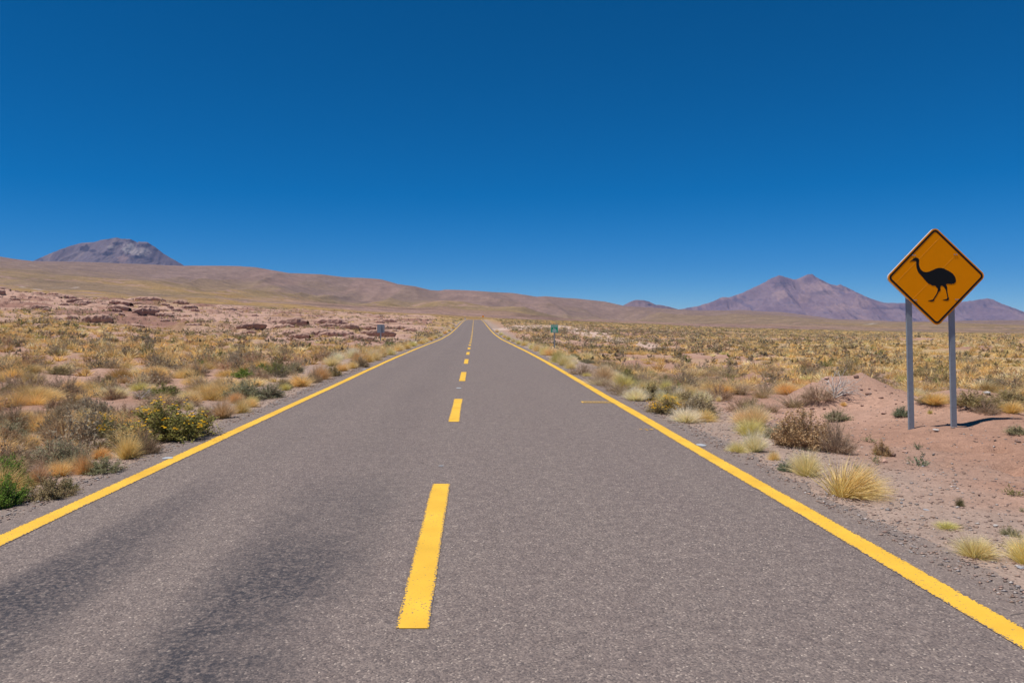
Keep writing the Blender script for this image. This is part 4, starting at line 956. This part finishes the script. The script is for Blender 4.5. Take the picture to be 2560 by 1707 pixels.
_pos = sorted((random.uniform(1490, 1935), random.uniform(912, 992)) for _ in range(30))
for i, (px_, py_) in enumerate(_pos):
    c_ = random.choice(('dry', 'tan', 'dry', 'straw')); k_ = (py_-801)/150
    tuft(px_, py_, random.uniform(50, 80)*k_, random.uniform(26, 44)*k_, c_, f'wispy {dict(dry="brown", tan="tan", straw="straw")[c_]} grass clump in the right verge thicket, {ORD[i].replace("nearest", "first")} from left', kind='G')
branches(2085, 998, 74, 66, 'white dead bush on the left flank of the soil mound', seed=8, n=9, lean=.4, thick=.022)

# ------------------------------------------------------------------ stones
stone_m = earth_mat('stone', [7, 40], [.15, .2], .01, 30)
def stone_mesh(seed, flat=.5, sub=2):
    rng = np.random.default_rng(seed); bm = bmesh.new(); bmesh.ops.create_icosphere(bm, subdivisions=sub, radius=.5)
    pl_ = [(Vector(rng.normal(size=3)).normalized(), .30 + .16*rng.random()) for _ in range(9)]
    for v in bm.verts:
        for n_, d_ in pl_:
            k_ = v.co.dot(n_) - d_
            if k_ > 0: v.co -= n_*k_
        v.co += Vector(rng.normal(size=3))*.008; v.co.z *= flat
    me = bm_mesh('stone', bm); at = me.color_attributes.new('col', 'FLOAT_COLOR', 'POINT')
    at.data.foreach_set('color', np.ones(len(me.vertices)*4, np.float32)); me.materials.append(stone_m2); return me
def tinted(name):
    m, t, n, b = new_mat(name); oi = n.new('ShaderNodeObjectInfo'); geo = n.new('ShaderNodeNewGeometry')
    nz = n.new('ShaderNodeTexNoise'); nz.inputs['Scale'].default_value = 9; nz.inputs['Detail'].default_value = 7; t.links.new(geo.outputs['Position'], nz.inputs['Vector'])
    mp = n.new('ShaderNodeMapRange'); mp.inputs['To Min'].default_value = .65; mp.inputs['To Max'].default_value = 1.35; t.links.new(nz.outputs['Fac'], mp.inputs['Value'])
    mx = n.new('ShaderNodeMix'); mx.data_type = 'RGBA'; mx.blend_type = 'MULTIPLY'; mx.inputs[0].default_value = 1
    t.links.new(oi.outputs['Color'], mx.inputs[6]); t.links.new(mp.outputs[0], mx.inputs[7]); t.links.new(mx.outputs[2], b.inputs['Base Color'])
    b.inputs['Roughness'].default_value = .9; b.inputs['Specular IOR Level'].default_value = .15
    bp = n.new('ShaderNodeBump'); bp.inputs['Distance'].default_value = .03; t.links.new(nz.outputs['Fac'], bp.inputs['Height']); t.links.new(bp.outputs[0], b.inputs['Normal'])
    return m
stone_m2 = tinted('rough_stone')
STONE = [stone_mesh(600+i, (.55, .4, .7, .35, .6, .5)[i]) for i in range(6)]
def stone(px, py, wpx, hpx, col, label, v=0):
    x, y, z, w_, h_ = sized(px, py, wpx, hpx); o = link('stone', STONE[v % 6]); o.location = (x, y, z + h_*.25); o.scale = (w_, w_*.8, h_*1.5)
    o.rotation_euler = (random.uniform(-.15, .15), random.uniform(-.15, .15), random.uniform(0, 6)); o.color = (*col, 1); tag(o, label, 'stone', 'loose stones on the soil'); return o
PKS = (.48, .30, .23); GYS = (.33, .32, .33); WHS = (.47, .43, .40); BRS = (.22, .14, .11)
for a_ in ((2067,948,16,9,PKS,'pinkish boulder on the left shoulder of the soil mound'), (2211,1034,24,6,PKS,'flat pinkish stone on the lower face of the soil mound'), (2226,1140,34,16,BRS,'brown slab of earth right of the small brown bush'), (2262,1130,18,6,PKS,'flat pale stone above the small green bush'),
           (2208,1156,26,14,PKS,'stone under the thin plant with the yellow flower'), (2341,1077,18,6,WHS,'white chip on the ground between the post feet'), (2447,1241,9,9,BRS,'small dark brown pebble right of the upright dark tuft'), (2307,1575/1.35,8,5,GYS,'grey pebble left of the small green bush'),
           (2378,1001,10,16,PKS,'upright pinkish stone beside the right sign post'), (2502,955,20,8,PKS,'pale pink stone in the dark thicket at the right'), (2465,985,22,8,WHS,'pale stone left of the olive thicket'), (2315,1275,16,5,GYS,'flat grey chip on the gravel below the leaning straw tuft'), (2304,1290,14,4,WHS,'pale flat chip beside the flat grey chip'),
           (2253,1258,8,5,GYS,'small grey pebble right of the leaning straw tuft'), (2146,1129,13,6,PKS,'small reddish stone under the beige leafless bush'), (855,897,14,5,WHS,'pale stone in the left verge tuft row'), (299,911,10,8,WHS,'white stone in the left field'), (2551,1420,22,8,GYS,'grey stone under the right border tuft'), (2489,1314,14,4,WHS,'pale stone above the foreground tufts'), (2545,1104,20,7,BRS,'dark clod at the right border')):
    stone(*a_[:4], a_[4], a_[5], random.randrange(6))
for i, (px_, py_, w_, h_) in enumerate(((2140,946,16,9),(2153,977,9,4),(2173,975,7,3),(2188,977,12,4),(2228,984,10,4),(2170,987,20,5),(2202,996,14,4),(2155,1017,9,5),(2030,1024,16,6),(2060,1024,10,5),(2120,1000,10,4),(2240,1012,9,4),(2380,1008,12,6),(2420,1030,10,4),(2440,1098,9,4),(2390,1134,8,4))):
    o = stone(px_, py_, w_, h_*1.3, (.27, .165, .13), 'dark brown clod of earth on the soil mound and bank by the rhea sign', i); o['group'] = 'earth clods by the rhea sign'; o.name = 'earth_clod'
# the leaning block on the rocks above the grey sign back
x, y, z = hit(949, 804); o = link('boulder', STONE[3]); s_ = y/F; o.location = (x, y, z + 4*s_); o.scale = (15*s_, 10*s_, 14*s_); o.rotation_euler = (.1, -.5, .2); o.color = (.40, .25, .2, 1); tag(o, 'tilted pink boulder resting on the rocks above the grey sign back', 'boulder')
x, y, z = hit(1741, 820); o = link('boulder', STONE[0]); s_ = y/F; o.location = (x, y, z + 1.2*s_); o.scale = (16*s_, 10*s_, 7*s_); o.color = (.26, .18, .15, 1); tag(o, 'dark boulder pair on the horizon of the right plain', 'boulder')
x, y, z = hit(2520, 838); o = link('boulder', STONE[2]); s_ = y/F; o.location = (x, y, z + 1.5*s_); o.scale = (18*s_, 10*s_, 9*s_); o.color = (.33, .21, .18, 1); tag(o, 'pinkish outcrop stone on the horizon at the far right', 'boulder')

def slab_mesh(seed):
    rng = np.random.default_rng(seed); bm = bmesh.new(); n = 14
    xs = np.linspace(-.5, .5, n); prof = 1 - (np.abs(xs)*2)**3*.55 + rng.normal(size=n)*.07
    lay = [(-.12, .0, .30), (-.5, .13, .36), (-.5, .30, .44), (-.44, .40, .50), (-.2, .47, .42), (.15, .40, .3), (.5, .12, .1), (.6, -.3, .0)]
    G = [[bm.verts.new((x + rng.normal()*.012, (yy if k_ else -.30)*prof[i] + rng.normal()*.02 + (.05*math.sin(i*1.7+seed) if k_ < 5 else 0), (zz if k_ else -.35)*prof[i] + rng.normal()*.012)) for i, x in enumerate(xs)] for k_, (yy, zz, _) in enumerate(lay)]
    for k_ in range(len(lay)-1):
        for i in range(n-1): bm.faces.new((G[k_][i], G[k_][i+1], G[k_+1][i+1], G[k_+1][i]))
    bmesh.ops.recalc_face_normals(bm, faces=bm.faces[:])
    me = bm_mesh('ledge', bm); at = me.color_attributes.new('col', 'FLOAT_COLOR', 'POINT'); at.data.foreach_set('color', np.ones(len(me.vertices)*4, np.float32)); me.materials.append(stone_m2); return me
SLAB = [slab_mesh(650+i) for i in range(6)]
# broken blocks along the rock ledges on the left
n_ = 0
while n_ < 290:
    px = random.uniform(-30, 1060); yb = np.interp(px, [-900, 0, 270, 480, 640, 900, 1060], [88, 86, 84, 78, 68, 54, 110])
    Y = yb*random.uniform(1.0, 2.2); X = (px-VX)*Y/F
    if rock_mask(np.array(X), np.array(Y)) < .6 or abs(X-XC) < 7: continue
    z = float(ground_z(X, Y)); s_ = random.uniform(.3, .8)*(.6 + Y/180)*(1.5 if random.random() < .15 else 1)
    if n_ % 2 == 0:
        o = link('boulder', SLAB[(n_//2) % 6]); s_ *= random.uniform(1.3, 4.2); o.location = (X, Y, z+.03*s_); o.scale = (s_, s_*.5, .35 + s_*random.uniform(.22, .42)); o.rotation_euler = (0, random.uniform(-.08, .08), random.uniform(-.45, .45))
        k_ = random.uniform(.9, 1.2); o.color = (.42*k_, .265*k_, .205*k_, 1)
    else: o = link('boulder', STONE[n_ % 6]); o.location = (X, Y, z); o.scale = (s_*1.5, s_, s_*random.uniform(.5, 1.0)); o.rotation_euler = (random.uniform(-.2, .2), random.uniform(-.2, .2), random.uniform(0, 6.28)); k_ = random.uniform(.8, 1.15); o.color = (.40*k_, .25*k_, .19*k_, 1)
    q = int(px // 215); dpt = 'lower' if Y < yb*1.4 else 'upper'
    where = ('at the photo border', 'left of the middle', 'in the middle', 'above the verge shrubs', 'near the grey sign back')[min(4, max(0, q))]
    tag(o, f'pinkish brown rock {"ledge" if n_ % 2 == 0 else "block"} on the {dpt} left ledges, {where}', 'boulder', 'rock blocks on the left ledges'); n_ += 1

# gravel chips on the shoulders and grit on the soil: nobody could count them
def chips():
    rng = np.random.default_rng(77); N = 21000
    Y = np.exp(rng.uniform(math.log(3.0), math.log(28), N)); side = rng.random(N) < .28
    dX = np.where(side, -(HW + .28 + rng.exponential(.7, N)), HW + .24 + np.where(rng.random(N) < .35, rng.uniform(0, 7.5, N), rng.exponential(1.4, N))); X = XC + dX
    ok = (np.abs(dX) > HW + .2) & (np.abs(dX) < 11); X, Y = X[ok], Y[ok]; n = len(X); Z = np.maximum(ground_z(X, Y), np.where(np.abs(X-XC) < 3.62, road_z(Y) + .002, -99))
    s_ = .004 + .014*rng.random(n)**3.5 + .0004*Y
    base = np.array([[1,0,0],[-.5,.87,0],[-.5,-.87,0],[.1,.1,.75],[-.2,.0,-.6]]); fc = np.array([[0,1,3],[1,2,3],[2,0,3],[1,0,4],[2,1,4],[0,2,4]])
    an = rng.random(n)*6.28; j = 1 + .5*rng.normal(size=(n, 5, 1))*.4
    B = base[None]*j; ca, sa = np.cos(an)[:, None], np.sin(an)[:, None]
    V = np.stack([B[..., 0]*ca - B[..., 1]*sa, B[..., 0]*sa + B[..., 1]*ca, B[..., 2]*.7], -1)*s_[:, None, None]*np.array([1.3, 1, 1]) + np.stack([X, Y, Z + s_*.2], 1)[:, None, :]
    Fc = (np.arange(n)[:, None, None]*5 + fc[None]).reshape(-1, 3)
    pal = np.array([[.30,.26,.245],[.36,.25,.20],[.27,.18,.15],[.44,.39,.36],[.19,.16,.15],[.33,.22,.17]]); c = pal[rng.choice(6, n, p=[.26,.24,.18,.1,.08,.14])]*(.8 + .4*rng.random((n, 1)))
    o = link('gravel', mesh_np('gravel', V.reshape(-1, 3), [Fc], np.repeat(c, 5, 0)), stone_m)
    tag(o, 'grey and brown gravel chips strewn along the road shoulders', 'gravel', kind='stuff')
chips()

# ------------------------------------------------------------------ the fields of bunchgrass and scrub
def field(npl, y0, y1, left):
    rng = np.random.default_rng(900 + (1 if left else 2) + int(y0))
    Y = np.sqrt(rng.uniform(y0*y0, y1*y1, npl)); px = rng.uniform(-160, 1190, npl) if left else rng.uniform(1190, 2720, npl)
    return (px-VX)*Y/F, Y
pts = []
for (dens, y0, y1, left) in ((3.2, 7.0, 15, True), (1.9, 15, 34, True), (1.55, 34, 100, True), (.42, 100, 330, True), (2.1, 17, 34, False), (2.0, 34, 80, False), (1.25, 80, 160, False), (.7, 160, 345, False)):
    wu = (1350 if left else 1530)/F; n = int(dens*wu*(y1*y1-y0*y0)/2); X, Y = field(n, y0, y1, left); pts.append(np.stack([X, Y], 1))
FP = np.concatenate(pts); X, Y = FP[:, 0], FP[:, 1]
px = VX + F*X/Y; d = X - XC
rng = np.random.default_rng(5)
rmk = rock_mask(X, Y); wsk = wash(X, Y)
patchy = fbm(X/5.5, Y/5.5, 801, 4); patchy2 = fbm(X/16, Y/22, 803, 3)
keep = np.where(X < 0, (d < -4.5 - .02*Y) | ((d < -3.95) & ((Y > 40) | (Y < 13))), (d > 4.7 + .012*Y))
keep &= rng.random(len(X)) < np.where(rmk > .5, sstep(.44, .58, fbm(X/9, Y/6, 807, 4))*.9, sstep(.30, .48, patchy)*.9 + .1)
keep &= ~((wsk > .35) & (rng.random(len(X)) < .72))
bare = (X > 5.0) & (Y < 19 + np.clip((X-6), 0, 10)*0.0) & (px > 1500)
keep &= ~bare
keep &= ~((Y < 14) & ((px < -90) | (px > 2650)))
keep &= ~((X > 0) & (Y > 24) & (Y < 52) & (px < 2000) & (rng.random(len(X)) < .55*sstep(.40, .6, patchy2)))
UA = np.array(USED)
for i in range(len(UA)): keep &= (X-UA[i, 0])**2 + (Y-UA[i, 1])**2 > (UA[i, 2] + .15)**2
sgx = (X > 5.6) & (X < 9.2) & (Y < 18); keep &= ~sgx
X, Y, px, d, rmk, patchy2 = X[keep], Y[keep], px[keep], d[keep], rmk[keep], patchy2[keep]
Z = ground_z(X, Y); n = len(X)
band = sstep(55, 75, Y)*sstep(230, 150, Y)*sstep(2350, 1900, px)*(X > 0)
pshr = np.where(X > 0, .34 - .16*sstep(1950, 2300, px) + .5*band*sstep(.35, .6, patchy2), .40 - .12*sstep(40, 70, Y)) + .35*rmk
pshr = pshr - .22*(X < 0)*(Y < 16)
pshr = pshr + np.where((X < 0), (sstep(.45, .65, fbm(X/7, Y/7, 811, 3))-.5)*.4, 0)
is_sh = rng.random(n) < pshr
size = np.where(is_sh, .50 + .45*rng.random(n)**1.5, .34 + .30*rng.random(n))*(1 + np.clip((Y-60)/260, 0, 1)*.75)*np.where(rmk > .5, .9, 1)
hgt = size*np.where(is_sh, .62 + .25*rng.random(n), .68 + .3*rng.random(n))/(1 + np.clip((Y-90)/300, 0, .5))
tc = np.array([(.77, .555, .24), (.79, .61, .30), (.70, .47, .21), (.86, .76, .48), (.64, .57, .24)]); tci = rng.choice(5, n, p=[.42, .33, .14, .07, .04])
sc_ = np.array([PAL['grey'], PAL['olive'], PAL['greydark'], PAL['brown'], PAL['leafgreen'], PAL['dry']]); sci = rng.choice(6, n, p=[.40, .22, .16, .10, .05, .07])
colr = np.where(is_sh[:, None], sc_[sci], tc[tci])*(1 + .16*rng.normal(size=(n, 1))).clip(.7, 1.3)
appar = size*hgt/(Y*Y); py = VY - (Z-CH)*F/Y
inf = (px > -90) & (px < 2650) & (py < 1700)
rank_t = np.argsort(-np.where(inf & ~is_sh, appar, 0)); rank_s = np.argsort(-np.where(inf & is_sh, appar, 0))
NT = max(0, 300 - sum(o.name.startswith(('bunchgrass', 'dry_grass')) for o in bpy.data.objects)); NS = max(0, 300 - sum(o.name.startswith(('desert_shrub', 'flowering')) for o in bpy.data.objects))
ind = np.zeros(n, bool); ind[rank_t[:NT]] = True; ind[rank_s[:NS]] = True
TN = ['golden', 'straw coloured', 'orange brown', 'pale', 'greenish']; SN = ['grey', 'olive', 'dark grey', 'brown', 'green', 'dry tan']
ii = np.where(ind)[0]; bins = {}
for i in ii:
    if X[i] < 0:
        z_ = int(np.clip(px[i] // 130, 0, 8))
        wh = ('at the left photo border', 'above the left corner tufts', 'above the fallen branch', 'above the yellow flowering shrub', 'above the reddish verge tuft', 'above the round sage shrub', 'above the left verge row', 'left of the sign back', 'right of the sign back')[z_]
    else:
        z_ = int(np.clip((px[i]-1190) // 160, 0, 8))
        wh = ('left of the kilometre sign', 'at the kilometre sign', 'right of the kilometre sign', 'above the verge shrubs', 'left of the soil mound', 'behind the soil mound', 'left of the rhea sign', 'behind the rhea sign', 'right of the rhea sign')[z_]
    dp = 'front' if Y[i] < 24 else 'middle' if Y[i] < 34 else 'back'
    nm = (SN[sci[i]] + ' shrub') if is_sh[i] else (TN[tci[i]] + ' tuft')
    sz_ = 'small ' if size[i] < (.62 if is_sh[i] else .45) else 'large ' if size[i] > (.82 if is_sh[i] else .58) else ''
    bins.setdefault((sz_, nm, dp, 'left' if X[i] < 0 else 'right', wh), []).append(i)
ORDL = ['leftmost', 'second from left', 'third from left', 'fourth from left', 'fifth from left', 'sixth from left', 'seventh from left', 'eighth from left', 'ninth from left', 'tenth from left']
LAB = {}
for (sz_, nm, dp, sd, wh), L_ in bins.items():
    L_ = sorted(L_, key=lambda i: px[i])
    for k_, i in enumerate(L_):
        base = f'{sz_}{nm} in {dp} {sd} field, {wh}'
        LAB[i] = base if len(L_) == 1 else base + ', ' + ORDL[min(k_, 9)]
for i in ii:
    if is_sh[i]: o = link('desert_shrub', SHRUB_F[i % 5])
    else: o = link('bunchgrass_tuft', TUFT[i % 4] if Y[i] < 22 else TUFT_F[i % 4])
    o.location = (X[i], Y[i], Z[i]-.02); o.rotation_euler[2] = rng.random()*6.28
    o.scale = (size[i]*(1 if is_sh[i] else .8),)*2 + (hgt[i],); o.color = (*colr[i], 1)
    tag(o, LAB[i], 'shrub' if is_sh[i] else 'grass tuft', 'scrub scattered over the fields' if is_sh[i] else 'bunchgrass scattered over the fields')

def lod_tuft(seed, nb):
    V, F_, C_ = tuft_arrays(nb, seed, .09, seg=1, spread=1.15); return V, F_[0], C_
def lod_shrub(seed, nl):
    st, fo, _ = shrub_arrays(8, 40, nl, seed, leaf=.06 if nl > 60 else .12, up=.3, lump=.35); return fo[0], fo[1][0], fo[2]
def merged(name, sel, templ, label, cat, mat, wide):
    Vs, Fs, Cs = [], [], []; off = 0
    for k_, (tv, tf, tcx) in enumerate(templ):
        q = sel[(sel % len(templ)) == k_]
        if not len(q): continue
        an = rng.random(len(q))*6.28; ca, sa = np.cos(an)[:, None], np.sin(an)[:, None]; s_ = (size[q]*wide)[:, None]
        V = np.stack([(tv[None, :, 0]*ca - tv[None, :, 1]*sa)*s_ + X[q][:, None], (tv[None, :, 0]*sa + tv[None, :, 1]*ca)*s_ + Y[q][:, None], tv[None, :, 2]*hgt[q][:, None] + Z[q][:, None]-.02], -1)
        Vs.append(V.reshape(-1, 3)); Fs.append((tf[None] + (np.arange(len(q))*len(tv))[:, None, None]).reshape(-1, tf.shape[1]) + off); off += len(q)*len(tv)
        Cs.append((tcx[None]*colr[q][:, None, :]).reshape(-1, 3))
    o = link(name, mesh_np(name, np.concatenate(Vs), [np.concatenate(Fs)], np.concatenate(Cs)), mat); tag(o, label, cat, kind='stuff'); return o
rest = np.where(~ind)[0]
nr_ = rest[Y[rest] < 75]; fr_ = rest[Y[rest] >= 75]
def both(sel): return sel[~is_sh[sel]], sel[is_sh[sel]]
t_, s_ = both(rest)
def cat2(name, sel, hi, lo, label, cat, mat, wide):
    """one object: fuller templates nearby, lighter ones far away"""
    a_ = merged(name, sel[Y[sel] < 75], hi, label, cat, mat, wide); b_ = merged(name, sel[Y[sel] >= 75], lo, label, cat, mat, wide)
    def grab(m_):
        v = np.empty(len(m_.vertices)*3, np.float32); m_.vertices.foreach_get('co', v)
        f = np.empty(len(m_.loops), np.int32); m_.loops.foreach_get('vertex_index', f)
        c = np.empty(len(m_.vertices)*4, np.float32); m_.color_attributes['col'].data.foreach_get('color', c); return v.reshape(-1, 3), f.reshape(-1, 4), c.reshape(-1, 4)[:, :3]
    A, B = grab(a_.data), grab(b_.data); bpy.data.objects.remove(b_)
    a_.data = mesh_np(name, np.concatenate([A[0], B[0]]), [np.concatenate([A[1], B[1] + len(A[0])])], np.concatenate([A[2], B[2]])); a_.data.materials.append(mat)
cat2('distant_bunchgrass', t_, [lod_tuft(700+i, 70) for i in range(4)], [lod_tuft(710+i, 22) for i in range(4)], 'golden bunchgrass covering the fields into the distance', 'bunchgrass', blade_m, .85)
cat2('distant_scrub', s_, [lod_shrub(720+i, 260) for i in range(4)], [lod_shrub(730+i, 42) for i in range(4)], 'grey green scrub covering the fields into the distance', 'scrub', leaf_m, 1.0)
print('plants', n, 'individual', len(ii), 'stuff', len(rest))

# ------------------------------------------------------------------ thin dry air that tints the far mountains
bm = bmesh.new(); box(bm, -14000, 14000, -400, 13000, -76, 1000); bmesh.ops.recalc_face_normals(bm, faces=bm.faces[:])
hm = bpy.data.materials.new('thin_air'); hm.use_nodes = True; hn = hm.node_tree; hn.nodes.remove(hn.nodes['Principled BSDF'])
pv = hn.nodes.new('ShaderNodeVolumePrincipled'); pv.inputs['Color'].default_value = (.10, .40, 1.0, 1); pv.inputs['Density'].default_value = 3.2e-5; pv.inputs['Anisotropy'].default_value = .0
hn.links.new(pv.outputs[0], hn.nodes['Material Output'].inputs['Volume'])
tag(link('haze', bm_mesh('haze', bm), hm), 'thin bluish haze between the camera and the far mountains', kind='stuff')
